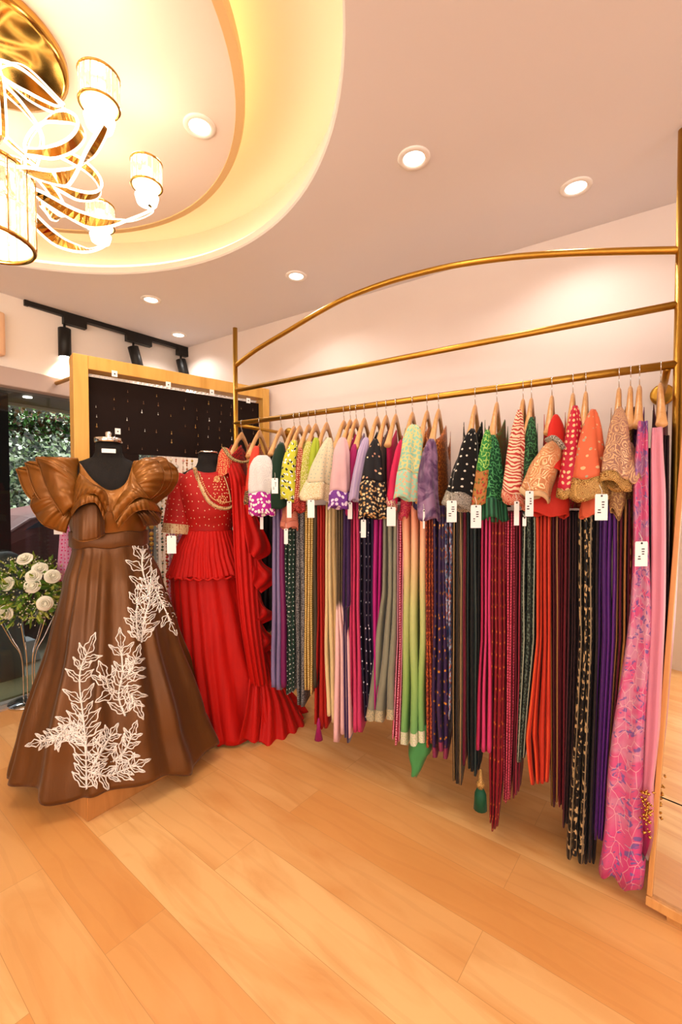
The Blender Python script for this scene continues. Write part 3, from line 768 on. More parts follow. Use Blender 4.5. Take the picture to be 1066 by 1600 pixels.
tp = atY(751, 1232, 1.60)
b = MB(); b.tube([tp+V((0, 0, .07)), tp+V((0, 0, .03)), tp+V((0, 0, .02)), tp], [.004, .008, .016, .010], 10); b.build('bead_cap', T_gold, g)
b = MB(); b.tube([tp, tp-V((0, 0, .02)), tp-V((0, 0, .075))], [.012, .021, .024], 12); b.build('tassel', fab('0c5a3a', 'stripe', '083c28', 160), g)
# 21 zebra
g, O, n_, e_ = garment(818, 'red and cream tiger-stripe blouse with edge tag', 'zebra_blouse_set', 'dress', HB_+'holding the red and cream striped blouse')
bodice(g, O, n_, e_, fab('b8402c', 'zebra', 'e8c4a0', 50), zlen=.40, th=.02)
sleeve(g, (812, 640, 10), (803, 788, 36), fab('c23a34', 'zebra', 'efc9a8', 44, thr=.22), fab('e0a888', 'paisley', 'c04a3c', 60), .08, Y=1.59, depth=.6)
price_tag(g, 807.5, 783, 8, 38, Y=1.52, text=False)
drape(g, [(767, 790, 800), (766, 790, 1000), (763, 786, 1210), (764, 779, 1292)], fab('8c1424', 'dots', 'c8622c', 14, .5, thr=.09), folds=4, Y=1.635)
drape(g, [(788, 806, 800), (786, 804, 1100), (786, 798, 1250)], fab('a81c38', 'dots', 'e0607a', 60, .5), folds=4, Y=1.65, name='scarf')
# 22 dark green
g, O, n_, e_ = garment(831, 'dark green beaded blouse between the striped and the peach sleeves', 'green_beaded_blouse_set', 'dress', HB_+'with the narrow dark green beaded blouse')
bodice(g, O, n_, e_, fab('0e2c1c', 'lace', '2c5a34', 50), zlen=.42, th=.02)
sleeve(g, (831, 652, 11), (826, 762, 26), fab('0e3620', 'lace', '3c7a48', 50), None, Y=1.615)
price_tag(g, 827.5, 767, 15, 40, Y=1.50, ang=.3)
price_tag(g, 819.5, 808, 6, 14, Y=1.53, text=False)
drape(g, [(805, 820, 800), (804, 818, 1050), (800, 812, 1240)], fab('6a1828', 'stripe', 'a83048', 30), folds=3, Y=1.66)
drape(g, [(816, 838, 800), (814, 836, 1000), (806, 820, 1190)], fab('0e1c16', 'lace', '5a6a5c', 50), folds=3, Y=1.635, edge='9aa08c', name='lace_skirt')
# 23 peach paisley over red
g, O, n_, e_ = garment(863, 'red blouse with big peach-gold paisley cuff', 'peach_cuff_blouse_set', 'dress', HB_+'with the red blouse and peach-gold cuff')
bodice(g, O, n_, e_, fab('c8261c'), zlen=.42, th=.022)
sleeve(g, (869, 648, 12), (866, 740, 44), fab('d92a1e', rough=.7), None, Y=1.61, depth=.6, name='red_sleeve')
sleeve(g, (868, 735, 40), (860, 806, 52), fab('d0301f', rough=.7), None, Y=1.625, depth=.5, name='red_panel')
sleeve(g, (868, 690, 26), (836, 778, 42), fab('cf8a58', 'paisley', 'e8b888', 50, .5, m2=.3), fab('e0b888'), .07, Y=1.57, depth=.7, name='paisley_cuff')
b = MB(); pa = [atY(855, 688, 1.56), atY(864, 684, 1.545), atY(873, 690, 1.55), atY(880, 700, 1.57)]
b.tube(smooth_pts(pa, 12), .009, 8); b.build('beaded_band', T_silver, g)
drape(g, [(836, 862, 800), (837, 860, 1000), (820, 861, 1150), (828, 859, 1226)], fab('c4301c', 'stripe', 'e0552a', 14, .5), folds=4, Y=1.635, jag=.016)
# 24 hot pink gold dots
g, O, n_, e_ = garment(896, 'hot pink blouse with gold dots and gold cuff', 'gold_dotted_blouse_set', 'dress', HB_+'with the hot pink gold-dotted blouse')
bodice(g, O, n_, e_, fab('c01a38', 'lace', '8a6a34', 50), zlen=.42, th=.022)
sleeve(g, (899, 634, 14), (890, 774, 32), fab('cc1c3c', 'dots', 'ecc490', 34, .5, thr=.26), T_gold, .08, Y=1.585)
drape(g, [(858, 878, 800), (858, 877, 1000), (860, 876, 1255)], fab('4c1020', 'stripe', '8c1c34', 24), folds=4, Y=1.65, edge='8a6a30')
drape(g, [(876, 892, 800), (875, 890, 1000), (874, 884, 1265)], fab('6a1020', 'stripe', 'a82838', 24), folds=3, Y=1.66, name='scarf')
# 25 orange gold florals
g, O, n_, e_ = garment(916, 'orange blouse with silver-gold floral sleeve and printed tag', 'orange_floral_blouse_set', 'dress', HB_+'with the orange floral-sleeve blouse')
bodice(g, O, n_, e_, fab('c03a1c', 'lace', 'a86a3c', 50), zlen=.42, th=.022)
sleeve(g, (927, 640, 16), (922, 780, 52), fab('ea7048', 'floral', 'a89a7c', 30, .55, c3='d8b080', thr=.1), T_gold, .2, Y=1.575, depth=.6)
sleeve(g, (930, 770, 34), (921, 806, 24), fab('e2603c'), None, Y=1.60, name='orange_lining')
price_tag(g, 940, 772, 21, 41, Y=1.49)
drape(g, [(888, 908, 800), (887, 906, 1000), (878, 898, 1290)], fab('2c1218', 'stripe', '5a2430', 24), folds=4, Y=1.65)
drape(g, [(902, 928, 800), (905, 925, 1000), (884, 912, 1345)], fab('100e0e', 'lace', 'b89a6c', 20, .5, thr=.34), folds=3, Y=1.625, edge='8a7a60', name='brocade_scarf', jag=.02)
# 26 taupe paisley
g, O, n_, e_ = garment(968, 'taupe blouse with large gold paisley sleeve sticking out', 'taupe_paisley_blouse_set', 'dress', HB_+'with the taupe paisley blouse')
bodice(g, O, n_, e_, fab('a07a64', 'paisley', 'c09a7c', 60), zlen=.42, th=.022)
sleeve(g, (969, 636, 14), (958, 760, 44), fab('a87a66', 'paisley', 'd0a67c', 55, .5, m2=.25), T_gold, .10, Y=1.58, depth=.6)
sleeve(g, (978, 690, 24), (994, 752, 20), fab('a87a66', 'paisley', 'd0a67c', 55, .5, m2=.25), None, Y=1.60, depth=.5, name='sleeve_flap')
sleeve(g, (964, 750, 30), (962, 804, 15), fab('a0724c', 'lace', 'c09a60', 50), None, Y=1.62, name='gold_panel')
drape(g, [(926, 942, 790), (925, 940, 1000), (912, 930, 1345)], fab('1a1216', 'stripe', '2c2026', 24), folds=3, Y=1.64, jag=.02)
drape(g, [(934, 966, 790), (932, 962, 1000), (922, 944, 1308)], fab('4a1a6a', 'stripe', '6c2c8c', 18, .45), folds=4, Y=1.63, name='purple_scarf')
# 27 bare-ish hanger with gold brown
g, O, n_, e_ = garment(986, 'dark red and gold striped dress between the taupe and violet ones', 'striped_silk_dress', 'dress', HB_+'with the dark striped dress, seen edge-on')
bodice(g, O, n_, e_, fab('8a5a30', 'lace', 'b88a4c', 50), zlen=.46, th=.014)
drape(g, [(962, 986, 780), (961, 984, 1000), (940, 952, 1306)], fab('6a1830', 'stripe', 'b8803c', 12, .5), folds=4, Y=1.645, edge='b07a40')
drape(g, [(982, 994, 780), (982, 990, 1000), (962, 972, 1250)], fab('a01c24', 'floral', 'd08a4c', 24), folds=2, Y=1.66, name='floral_scarf')
# 28 pink watercolour
g, O, n_, e_ = garment(1000, 'long pink and violet watercolour-flower dress with printed tag', 'watercolour_dress', 'dress', HB_+'with the watercolour-flower dress')
bodice(g, O, n_, e_, fab('5c2c74', 'floral', 'a05a94', 30), zlen=.3, hw=.12, th=.016)
drape(g, [(997, 1014, 658), (993, 1018, 740), (990, 1015, 860), (978, 1013, 980), (953, 1004, 1200), (934, 995, 1366)],
      fab('c87a98', 'petals', 'e8ccc8', 40, .4, grad=[(0, 'c83c7c'), (.08, 'd04a84'), (.12, 'c87a98'), (.45, 'c88aa4'), (.75, 'a87098'), (.9, '94608c'), (1, '5a3484')], uvs=True), folds=1, Y=1.585, name='dress_body', jag=0, wide=.014, L=.24)
price_tag(g, 1002.5, 846, 21, 39, Y=1.50)
# 29 pale pink satin
g, O, n_, e_ = garment(1033, 'pale pink satin scarf turning magenta at its embroidered end', 'pink_satin_dupatta', 'scarf', HB_+'nearest the right post, with the pink satin scarf')
bodice(g, O, n_, e_, fab('5a1024', 'dots', '2c0812', 60), zlen=.5, hw=.15, th=.02)
drape(g, [(1021, 1039, 668), (1017, 1041, 760), (1014, 1038, 960), (1007, 1030, 1140), (1005, 1022, 1230), (1000, 1022, 1300), (1002, 1018, 1336)],
      fab('d8849c', grad=[(0, '6a0a34'), (.17, '9a1450'), (.24, 'c84a80'), (.28, 'd8849c'), (1, 'd88ca0')], rough=.35, sheen=.4), folds=1, Y=1.585, name='scarf', jag=0, wide=.008, L=.2)
b = MB(); ep = atY(1011, 1280, 1.55)
rr = random.Random(3)
for k in range(60):
    b.octa(ep+V((rr.gauss(0, .007), rr.uniform(.020, .030), rr.uniform(-.065, .07))), rr.uniform(.003, .007))
b.build('gold_embroidery', M_goldb, g)
drape(g, [(1008, 1022, 700), (1005, 1018, 1000), (990, 1006, 1330)], fab('3c0c1c', 'stripe', '5c1830', 24), folds=3, Y=1.65, name='dark_lining')
drape(g, [(1036, 1048, 680), (1032, 1044, 1000), (1018, 1028, 1310)], fab('240814', rough=.8), folds=2, Y=1.70, name='maroon_skirt')
# ------------------------------------------------------------------ mannequins
def loft_body(mb, stations, Cc, Rv, Fv, K=40, e=1.0):
    """stations: (z, half width, front depth, back depth, side shift)"""
    secs = []
    for (z, hw, fd, bd, sh) in stations:
        sec = []
        for k in range(K):
            a = 2*PI*k/K; cu, sv = math.cos(a), math.sin(a)
            d = fd if sv > 0 else bd
            sec.append(Cc+Rv*(hw*cu+sh)+Fv*(d*sv)+V((0, 0, z)))
        secs.append(sec)
    mb.loft(secs)
def interp(tab, z):
    for a, b in zip(tab, tab[1:]):
        if (a[0]-z)*(b[0]-z) <= 0:
            u = (z-a[0])/(b[0]-a[0]) if a[0] != b[0] else 0
            u = u*u*(3-2*u)*.35+u*.65
            return [lerp(x, y, u) for x, y in zip(a, b)]
    return list(tab[0] if abs(z-tab[0][0]) < abs(z-tab[-1][0]) else tab[-1])

# ---- brown gown
B0 = atT(172, 840, 2.05); BC = V((B0.x, B0.y, H-1.33)); ZO = H-1.33
BF = V((-BC.x, -BC.y, 0)).normalized(); BR = V((-BF.y, BF.x, 0))
def LB(px, py, f=0.0):
    """point seen at px,py on the upright plane through the brown gown, f metres nearer"""
    d = ray(px, py); k = (BC.dot(BF)+f-0)/d.dot(BF); return CAM+d*k
man = thing('mannequin', 'black headless mannequin with mirrored neck cap wearing the brown gown', 'mannequin', (BC.x, BC.y, .12))
b = MB()
loft_body(b, [(.95, .13, .10, .10, 0), (1.10, .118, .092, .09, 0), (1.17, .122, .095, .09, 0), (1.26, .145, .118, .09, 0), (1.33, .16, .128, .095, 0), (1.40, .168, .112, .095, 0),
              (1.45, .17, .085, .09, 0), (1.485, .150, .062, .078, 0), (1.505, .10, .05, .062, 0), (1.52, .066, .046, .052, 0), (1.545, .055, .044, .048, 0), (1.585, .053, .044, .046, 0)], BC, BR, BF)
b.build('torso', M_bust, man)
b = MB(); cb = V((BC.x, BC.y, 0)); b.lathe([(r_, z_+ZO) for r_, z_ in [(.055, 1.586), (.058, 1.588), (.058, 1.606), (.055, 1.608), (.02, 1.610), (.012, 1.616), (.014, 1.63), (.010, 1.636), (.001, 1.637)]], BC.x, BC.y, 28)
b.build('neck_cap', M_chrome, man)
b = MB(); b.tube([V((BC.x, BC.y, .121)), V((BC.x, BC.y, .90))], .016, 12); b.build('pole', M_chrome, man)
q = BC+BF*.056+V((0, 0, 1.545))
b = MB()
pp = [q+BR*x+V((0, 0, z)) for x, z in ((-.028, -.009), (.028, -.009), (.028, .009), (-.028, .009))]
b.loft([pp, [p+BF*.002 for p in pp]]); b.build('neck_label', M_card, man, smooth=False)
# plinth
pc = atZ(137, 1285, 0)
b = MB(); b.box((pc.x-.36, pc.y, 0), (pc.x, pc.y+.40, .112)); pl = b.build('display_plinth', M_plinth, smooth=False, origin=(pc.x-.18, pc.y+.2, 0), bevel=.003)
tag(pl, 'low square wooden plinth under the brown gown', 'plinth')
PLZ = .112

M_brown = NT('brown_satin')
t = M_brown; v = coords(t, False)
ns = t.add('ShaderNodeTexNoise', i_Scale=3.0, i_Detail=3.0); t.link(v, ns.inputs['Vector'])
t.link(t.mix(ns.outputs[0], lin('46270a'), lin('7a4a16')), t.b.inputs['Base Color'])
t.b.inputs['Roughness'].default_value = .36; t.b.inputs['Metallic'].default_value = .45; t.b.inputs['Sheen Weight'].default_value = .1; t.b.inputs['Anisotropic'].default_value = .4
mp = t.add('ShaderNodeMapping'); mp.inputs['Scale'].default_value = (14, 14, 1.2); t.link(v, mp.inputs[0])
n2 = t.add('ShaderNodeTexNoise', i_Scale=2.0, i_Detail=4.0); t.link(mp.outputs[0], n2.inputs['Vector']); t.bump(n2.outputs[0], .3, .01)
M_brown = t.m
M_copper = NT('copper_satin'); t = M_copper; v = coords(t, False)
ns = t.add('ShaderNodeTexNoise', i_Scale=7.0, i_Detail=3.0, i_Distortion=1.0); t.link(v, ns.inputs['Vector'])
t.link(t.mix(ns.outputs[0], lin('6c3e10'), lin('9c6422')), t.b.inputs['Base Color'])
t.b.inputs['Roughness'].default_value = .33; t.b.inputs['Metallic'].default_value = .45
t.bump(ns.outputs[0], .35, .012); M_copper = t.m

gown = thing('brown_gown', 'brown satin gown with ruffled sleeves and white leaf embroidery on its skirt', 'gown', (BC.x, BC.y, .95))
# skirt:  z, right half, left half, front, back
SK = [(1.15, .155, .150, .118, .10), (1.10, .160, .150, .125, .105), (.97, .208, .185, .17, .13), (.72, .275, .235, .235, .17), (.32, .405, .345, .315, .22), (.15, .475, .385, .35, .24)]
def skirt_r(z, a, sk=SK):
    zz, r_, l_, f_, b_ = interp(sk, z)
    cu, sv = math.cos(a), math.sin(a)
    rx = r_ if cu > 0 else l_; ry = f_ if sv > 0 else b_
    return rx*cu, ry*sv
def build_skirt(K=220, rows=60):
    secs = []
    folds = [(-.2, .10), (.45, .12), (.95, .10), (1.32, .16), (1.75, .10), (2.2, .14), (2.75, .12), (3.3, .1), (4.0, .12), (4.7, .1), (5.4, .12)]
    for j in range(rows+1):
        s = j/rows; sec = []
        for k in range(K):
            a = 2*PI*k/K
            zh = .155+.022*math.sin(a*5+.6)+.010*math.sin(a*11+1)+.035*math.exp(-((a-2.25)/.55)**2)
            z = lerp(1.15, zh, s)
            x, y = skirt_r(max(z, .15), a)
            amp = min(1, s*1.6)*.035+.010*s
            f = 0
            for (c, w_) in folds:
                dd = math.atan2(math.sin(a-c), math.cos(a-c)); f += math.exp(-(dd/w_)**2)
            f = (f-.35)*amp + .007*math.sin(a*17+s+2*math.sin(a*3))*(1-.5*s)*min(1, s*6)
            r = math.hypot(x, y); k_ = 1+f/max(r, .05)
            sec.append(BC+BR*(x*k_)+BF*(y*k_)+V((0, 0, z)))
        secs.append(sec)
    return secs
secs = build_skirt()
sk = MB(); sk.loft(secs, caps=False); sko = sk.build('skirt', M_brown, gown, solid=.003)
bvh = BVHTree.FromPolygons([V(v_) for v_ in sk.v], [f for f in sk.f])
# bodice
b = MB(); K = 64; rows = 18; bs = []
def neck_z(a):      # low scoop in front, a=pi/2 is front
    f = max(0, math.sin(a)); x = math.cos(a)
    return 1.47-.115*f**.5 if abs(x) < .78 else 1.47-.115*f**.5+.0
BT = [(1.12, .158, .120, .105), (1.18, .152, .122, .10), (1.26, .165, .142, .10), (1.33, .18, .15, .105), (1.40, .185, .13, .105), (1.47, .182, .095, .10)]
for j in range(rows+1):
    s = j/rows; sec = []
    for k in range(K):
        a = 2*PI*k/K; z = lerp(1.12, neck_z(a), s); _, hw, fd, bd = interp(BT, z)
        rr = 1+.012*math.sin(a*9+z*30)
        sec.append(BC+BR*(hw*math.cos(a)*rr)+BF*((fd if math.sin(a) > 0 else bd)*math.sin(a)*rr)+V((0, 0, z)))
    bs.append(sec)
b.loft(bs, caps=False); b.build('bodice', M_copper, gown, solid=.003)
b = MB(); ws = []
for z, r in ((1.118, 1.01), (1.124, 1.03), (1.15, 1.025), (1.18, 1.03), (1.186, 1.01)):
    ws.append([BC+BR*(.158*math.cos(2*PI*k/48)*r)+BF*((.124 if k < 24 else .106)*math.sin(2*PI*k/48)*r)+V((0, 0, z+.004*math.sin(k*.9))) for k in range(48)])
b.loft(ws, caps=False); b.build('waistband', M_brown, gown, solid=.003)
def petal(name, root, rim, mat, parent, bulge=.05, nu=36, nv=16, rip=.008, nrip=3.3, twist=0, solid=.0016):
    r0 = smooth_pts(root, nu+1); r1 = smooth_pts(rim, nu+1); rows = []
    for j in range(nv+1):
        s = j/nv; row = []
        for i in range(nu+1):
            u = i/nu; p = r0[i].lerp(r1[i], s)
            p = p+BF*(bulge*math.sin(PI*s*.85)*(.6+.4*math.sin(PI*u))) + BF*(rip*math.sin(u*nrip*2*PI+twist)*s + rip*.4*math.sin(u*9*2*PI+twist)*s**.5) + V((0, 0, 1))*(bulge*.3*math.sin(PI*s))
            row.append(p)
        rows.append(row)
    mb = MB(); mb.grid(rows); o = mb.build(name, mat, parent, solid=solid)
    mb = MB(); mb.tube(rows[-1], .0022, 5); mb.build('rolled_edge', M_copper, o)
    return o
# left ruffles (back to front)
petal('ruffle', [LB(120, 775, .02), LB(118, 760, .02), LB(120, 735, .0)], [LB(72, 800, .0), LB(40, 770, -.02), LB(28, 737, -.04), LB(28, 733, -.05), LB(34, 731, -.05), LB(60, 728, -.06), LB(110, 728, -.05)], M_copper, gown, .04)
petal('ruffle', [LB(126, 785, .05), LB(122, 762, .05), LB(124, 735, .03)], [LB(82, 802, .04), LB(54, 768, .03), LB(42, 728, .0), LB(42, 724, .0), LB(48, 722, .0), LB(75, 722, -.02), LB(118, 722, -.03)], M_copper, gown, .05)
petal('ruffle', [LB(132, 790, .09), LB(128, 765, .09), LB(122, 740, .06), LB(124, 724, .04)], [LB(100, 806, .08), LB(76, 768, .07), LB(60, 724, .04), LB(58, 716, .04), LB(66, 715, .04), LB(88, 717, .03), LB(121, 722, .0)], M_copper, gown, .06, nrip=3)
petal('ruffle', [LB(118, 800, .04), LB(110, 782, .05), LB(104, 770, .05)], [LB(104, 832, .03), LB(70, 820, .02), LB(50, 792, .0), LB(54, 770, .0)], M_copper, gown, .05)
# arched folds over the bust on the left
petal('ruffle', [LB(124, 738, .08), LB(140, 752, .12), LB(165, 768, .15), LB(171, 790, .15)], [LB(112, 795, .08), LB(124, 778, .15), LB(150, 772, .19), LB(166, 800, .17)], M_copper, gown, .05, nrip=2)
petal('ruffle', [LB(112, 792, .10), LB(128, 772, .16), LB(152, 772, .185), LB(166, 800, .16)], [LB(112, 806, .11), LB(126, 790, .18), LB(150, 786, .21), LB(163, 812, .18)], M_copper, gown, .02, nrip=1)
petal('ruffle', [LB(113, 805, .10), LB(128, 790, .16), LB(150, 788, .18), LB(163, 814, .16)], [LB(114, 840, .11), LB(128, 846, .17), LB(150, 842, .18), LB(164, 834, .15)], M_brown, gown, .012, nrip=1.4, rip=.003)
# right ruffles
petal('ruffle', [LB(214, 765, .02), LB(218, 750, .0), LB(212, 730, .0)], [LB(240, 790, -.04), LB(270, 765, -.05), LB(278, 738, -.06), LB(262, 722, -.06), LB(240, 720, -.06)], M_copper, gown, .04)
petal('ruffle', [LB(208, 772, .06), LB(212, 755, .05), LB(206, 730, .03)], [LB(236, 782, .02), LB(262, 762, .02), LB(268, 738, .0), LB(256, 716, -.02), LB(235, 716, -.02)], M_copper, gown, .05)
petal('ruffle', [LB(200, 775, .10), LB(205, 755, .09), LB(206, 728, .06)], [LB(232, 782, .07), LB(252, 762, .07), LB(255, 735, .05), LB(240, 718, .03), LB(212, 724, .02)], M_copper, gown, .05, nrip=3)
petal('ruffle', [LB(206, 728, .06), LB(202, 755, .11), LB(190, 770, .14), LB(172, 792, .15)], [LB(236, 782, .05), LB(230, 778, .12), LB(210, 780, .16), LB(180, 815, .16)], M_copper, gown, .03, nrip=2)
petal('ruffle', [LB(236, 780, .06), LB(222, 776, .13), LB(200, 786, .16), LB(180, 815, .15)], [LB(250, 800, .05), LB(228, 796, .14), LB(208, 802, .16), LB(186, 826, .15)], M_copper, gown, .02, nrip=1)
petal('ruffle', [LB(238, 785, .03), LB(224, 792, .08), LB(212, 800, .12)], [LB(252, 798, .02), LB(248, 818, .04), LB(225, 822, .09)], M_brown, gown, .03)
# bust cross folds
petal('ruffle', [LB(124, 722, .05), LB(146, 750, .115), LB(172, 766, .13), LB(196, 755, .12), LB(207, 726, .05)], [LB(126, 770, .11), LB(148, 785, .15), LB(172, 800, .165), LB(196, 790, .15), LB(214, 765, .10)], M_copper, gown, .012, rip=.004, nrip=3)
# gown tag
price_tag(gown, 91, 822, 13, 13, Y=1.0, text=False)
# white leaf embroidery
M_embro = plain('white_beadwork', 'efe9e2', .45, bumpn=300)
M_silver = plain('silver_beads', 'b8b4a8', .25, .9)
def onskirt(px, py, lift=.0035):
    d = ray(px, py).normalized(); h = bvh.ray_cast(CAM, d)
    if h[0] is None: return None
    nn = h[1] if h[1].dot(d) < 0 else -h[1]
    return h[0]+nn*lift
eb = None; bb = None; rnd = random.Random(11)
def strand(pts, r=.0032, closed=False):
    out = []
    for (x, y) in pts:
        p = onskirt(x, y)
        if p is None:
            if len(out) > 2: eb.tube(out, r, 5)
            out = []
        elif out and (p-out[-1]).length > .06:
            if len(out) > 2: eb.tube(out, r, 5)
            out = [p]
        else: out.append(p)
    if len(out) > 2: eb.tube(out, r, 5)
def leaf(x, y, ang, L, w_):
    ca, sa = math.cos(ang), math.sin(ang); pts = []
    for side in (1, -1):
        rng = range(9) if side == 1 else range(8, -1, -1)
        for k in rng:
            u = k/8; h = w_*math.sin(PI*u**.75)*(1-u*.25)*side*(1+.35*math.sin(u*13+x))
            pts.append((x+ca*L*u-sa*h, y+sa*L*u+ca*h))
    strand(pts, .0024)
    strand([(x+ca*L*u*.9, y+sa*L*u*.9) for u in (0, .25, .5, .75, 1)], .0016)
    for k in range(3, 8, 2):
        u = k/8; p = onskirt(x+ca*L*u, y+sa*L*u, .004)
        if p is not None: bb.octa(p, .0032)
def spray(stem, n, L, w_, spread=.75, taper=.3, tip=True):
    global eb, bb
    eb = MB(); bb = MB(); L *= 1.12; w_ *= .95
    N = len(stem)-1
    P2 = smooth_pts([(x, y, 0) for x, y in stem], 40)
    strand([(p.x, p.y) for p in P2], .0036)
    for p in P2[::2]:
        q = onskirt(p.x+rnd.uniform(-3, 3), p.y, .005)
        if q is not None: bb.octa(q, .0036)
    for i in range(n):
        t_ = (i+.5)/n; k = int(t_*38); p = P2[k]; tg_ = (P2[k+1]-P2[k]).normalized(); a0 = math.atan2(tg_.y, tg_.x)
        sc_ = (1-taper*t_)*rnd.uniform(.95, 1.5)
        for s in (1, -1):
            leaf(p.x, p.y, a0+s*spread*rnd.uniform(.8, 1.2), L*sc_, w_*sc_)
    if tip:
        a0 = math.atan2(P2[-1].y-P2[-3].y, P2[-1].x-P2[-3].x); leaf(P2[-1].x, P2[-1].y, a0, L*1.1, w_*1.2)
    e_o = eb.build('leaf_embroidery', M_embro, gown); bb.build('bead_sparkle', M_silver, e_o, smooth=False)
spray([(137, 1232), (136, 1195), (135, 1158), (130, 1117), (125, 1056), (136, 1022)], 12, 30, 6.5)
spray([(136, 1160), (112, 1146), (88, 1152), (66, 1158)], 6, 22, 4.5)
spray([(134, 1140), (112, 1130), (98, 1142), (82, 1160)], 4, 20, 4.5, tip=False)
spray([(138, 1204), (165, 1212), (190, 1204), (210, 1196)], 6, 22, 4.5)
spray([(146, 1196), (158, 1172), (172, 1150)], 4, 20, 4.5)
spray([(176, 1190), (196, 1172), (206, 1148)], 4, 20, 4.5)
spray([(196, 1118), (186, 1088), (192, 1050), (190, 1012)], 5, 26, 6)
spray([(184, 1080), (170, 1076), (164, 1060)], 2, 24, 6.5)
spray([(190, 1075), (204, 1085), (212, 1100)], 3, 22, 5)
spray([(194, 1060), (205, 1048), (211, 1030)], 3, 20, 4.5)
spray([(220, 1004), (224, 975), (232, 940), (234, 912)], 7, 22, 5)
spray([(232, 930), (222, 890), (222, 866)], 3, 22, 6)
spray([(234, 905), (244, 925), (254, 945), (266, 972)], 4, 19, 5)
spray([(216, 1000), (212, 970), (214, 935)], 4, 18, 4.5)

# ---- red gown
R0 = atT(335, 830, 2.42); RC = V((R0.x, R0.y, ZO))
RF = V((-RC.x, -RC.y, 0)).normalized(); RR = V((-RF.y, RF.x, 0))
def LR(px, py, f=0.0):
    d = ray(px, py); k = (RC.dot(RF)+f)/d.dot(RF); return CAM+d*k
man2 = thing('mannequin', 'black mannequin without head cap wearing the red gown', 'mannequin', (RC.x, RC.y, .0))
b = MB(); sx = -.03
loft_body(b, [(.95, .13, .10, .10, sx), (1.15, .108, .085, .085, sx), (1.30, .135, .112, .09, sx), (1.40, .15, .095, .09, sx), (1.455, .15, .07, .08, sx), (1.485, .10, .055, .065, sx),
              (1.505, .062, .046, .052, sx), (1.53, .052, .044, .048, sx), (1.575, .050, .044, .046, sx)], RC, RR, RF)
b.build('torso', M_bust, man2)
cc = RC+RR*sx; b = MB(); b.lathe([(r_, z_+ZO) for r_, z_ in [(.052, 1.576), (.054, 1.578), (.052, 1.585), (.02, 1.588), (.008, 1.592), (.001, 1.593)]], cc.x, cc.y, 24); b.build('neck_cap', M_chrome, man2)
b = MB(); b.tube([V((cc.x, cc.y, 0.012)), V((cc.x, cc.y, .96))], .014, 10); b.build('pole', M_chrome, man2)
b = MB(); b.lathe([(.001, 0), (.12, 0), (.12, .008), (.02, .012), (.001, .012)], cc.x, cc.y, 32); b.build('base_plate', M_chrome, man2)
def redmat(name, a, c, rough=.6, sheen=.35, streak=20):
    t = NT(name); v = coords(t, False); mp = t.add('ShaderNodeMapping'); mp.inputs['Scale'].default_value = (streak, streak, 1.5); t.link(v, mp.inputs[0])
    n2 = t.add('ShaderNodeTexNoise', i_Scale=2.0, i_Detail=4.0); t.link(mp.outputs[0], n2.inputs['Vector'])
    t.link(t.mix(n2.outputs[0], lin(a), lin(c)), t.b.inputs['Base Color']); t.bump(n2.outputs[0], .35, .008)
    t.b.inputs['Roughness'].default_value = rough; t.b.inputs['Specular IOR Level'].default_value = .22; t.b.inputs['Sheen Weight'].default_value = sheen
    t.b.inputs['Sheen Tint'].default_value = (1, .3, .2, 1); return t.m
M_red = redmat('red_chiffon', 'a00602', 'cc1006', sheen=.08)
M_redd = fab('b40c06', 'dots', 'e8c8a0', 22, .6, .08, thr=.08)
rg = thing('red_gown', 'red chiffon gown with gold beaded neckline, peplum and ruffled shoulder drape', 'gown', (RC.x, RC.y, .95))
RBT = [(1.12, .118, .098, .09), (1.18, .125, .10, .09), (1.27, .15, .125, .095), (1.35, .168, .128, .10), (1.42, .18, .105, .10), (1.475, .165, .075, .088), (1.50, .12, .06, .07)]
b = MB(); K = 64; rows = 20; bs = []
def nz2(a):
    x = math.cos(a); f = math.sin(a)
    top = 1.512-.30*max(0, abs(x)-.35)**1.5
    if abs(x) < .52 and f > 0: top -= .045*math.cos(x/.52*PI/2)**.5
    return top
for j in range(rows+1):
    s = j/rows; sec = []
    for k in range(K):
        a = 2*PI*k/K; z = lerp(1.12, nz2(a), s); _, hw, fd, bd = interp(RBT, z)
        sec.append(RC+RR*(hw*math.cos(a)+sx)+RF*((fd if math.sin(a) > 0 else bd)*math.sin(a))+V((0, 0, z)))
    bs.append(sec)
b.loft(bs, caps=False); b.build('bodice', M_redd, rg, solid=.003); bodb = BVHTree.FromPolygons([V(v_) for v_ in b.v], b.f)
def onred(px, py, lift=.004):
    d = ray(px, py).normalized(); h = bodb.ray_cast(CAM, d)
    if h[0] is None: return LR(px, py, .13)
    nn = h[1] if h[1].dot(d) < 0 else -h[1]
    return h[0]+nn*lift
M_bead = plain('gold_beads', 'ecc88c', .3, .3)
M_zari = fab('dcbc8c', 'dots', 'a05a38', 90, .4, thr=.35, m2=0, uvs=False, metal=.15)
nl = [onred(x, y) for x, y in ((304, 731), (309, 748), (316, 765), (324, 780), (333, 789), (345, 794), (357, 794), (363, 790))]
b = MB(); b.tube(smooth_pts(nl, 40), .011, 8, flat=.45); b.build('neckline_border', M_zari, rg)
nl2 = [p+RF*.004 for p in smooth_pts([onred(x, y) for x, y in ((312, 740), (318, 756), (326, 772), (336, 781), (350, 785), (361, 783))], 30)]
b = MB()
for p in nl2: b.octa(p, .004)
for p in smooth_pts(nl, 44): b.octa(p+RF*.008, .0035)
b.build('beads', M_bead, rg, smooth=False)
b = MB(); b.tube(smooth_pts([onred(x, y) for x, y in ((345, 735), (352, 750), (358, 770), (360, 785))], 20), .003, 6); b.build('piping', M_zari, rg)
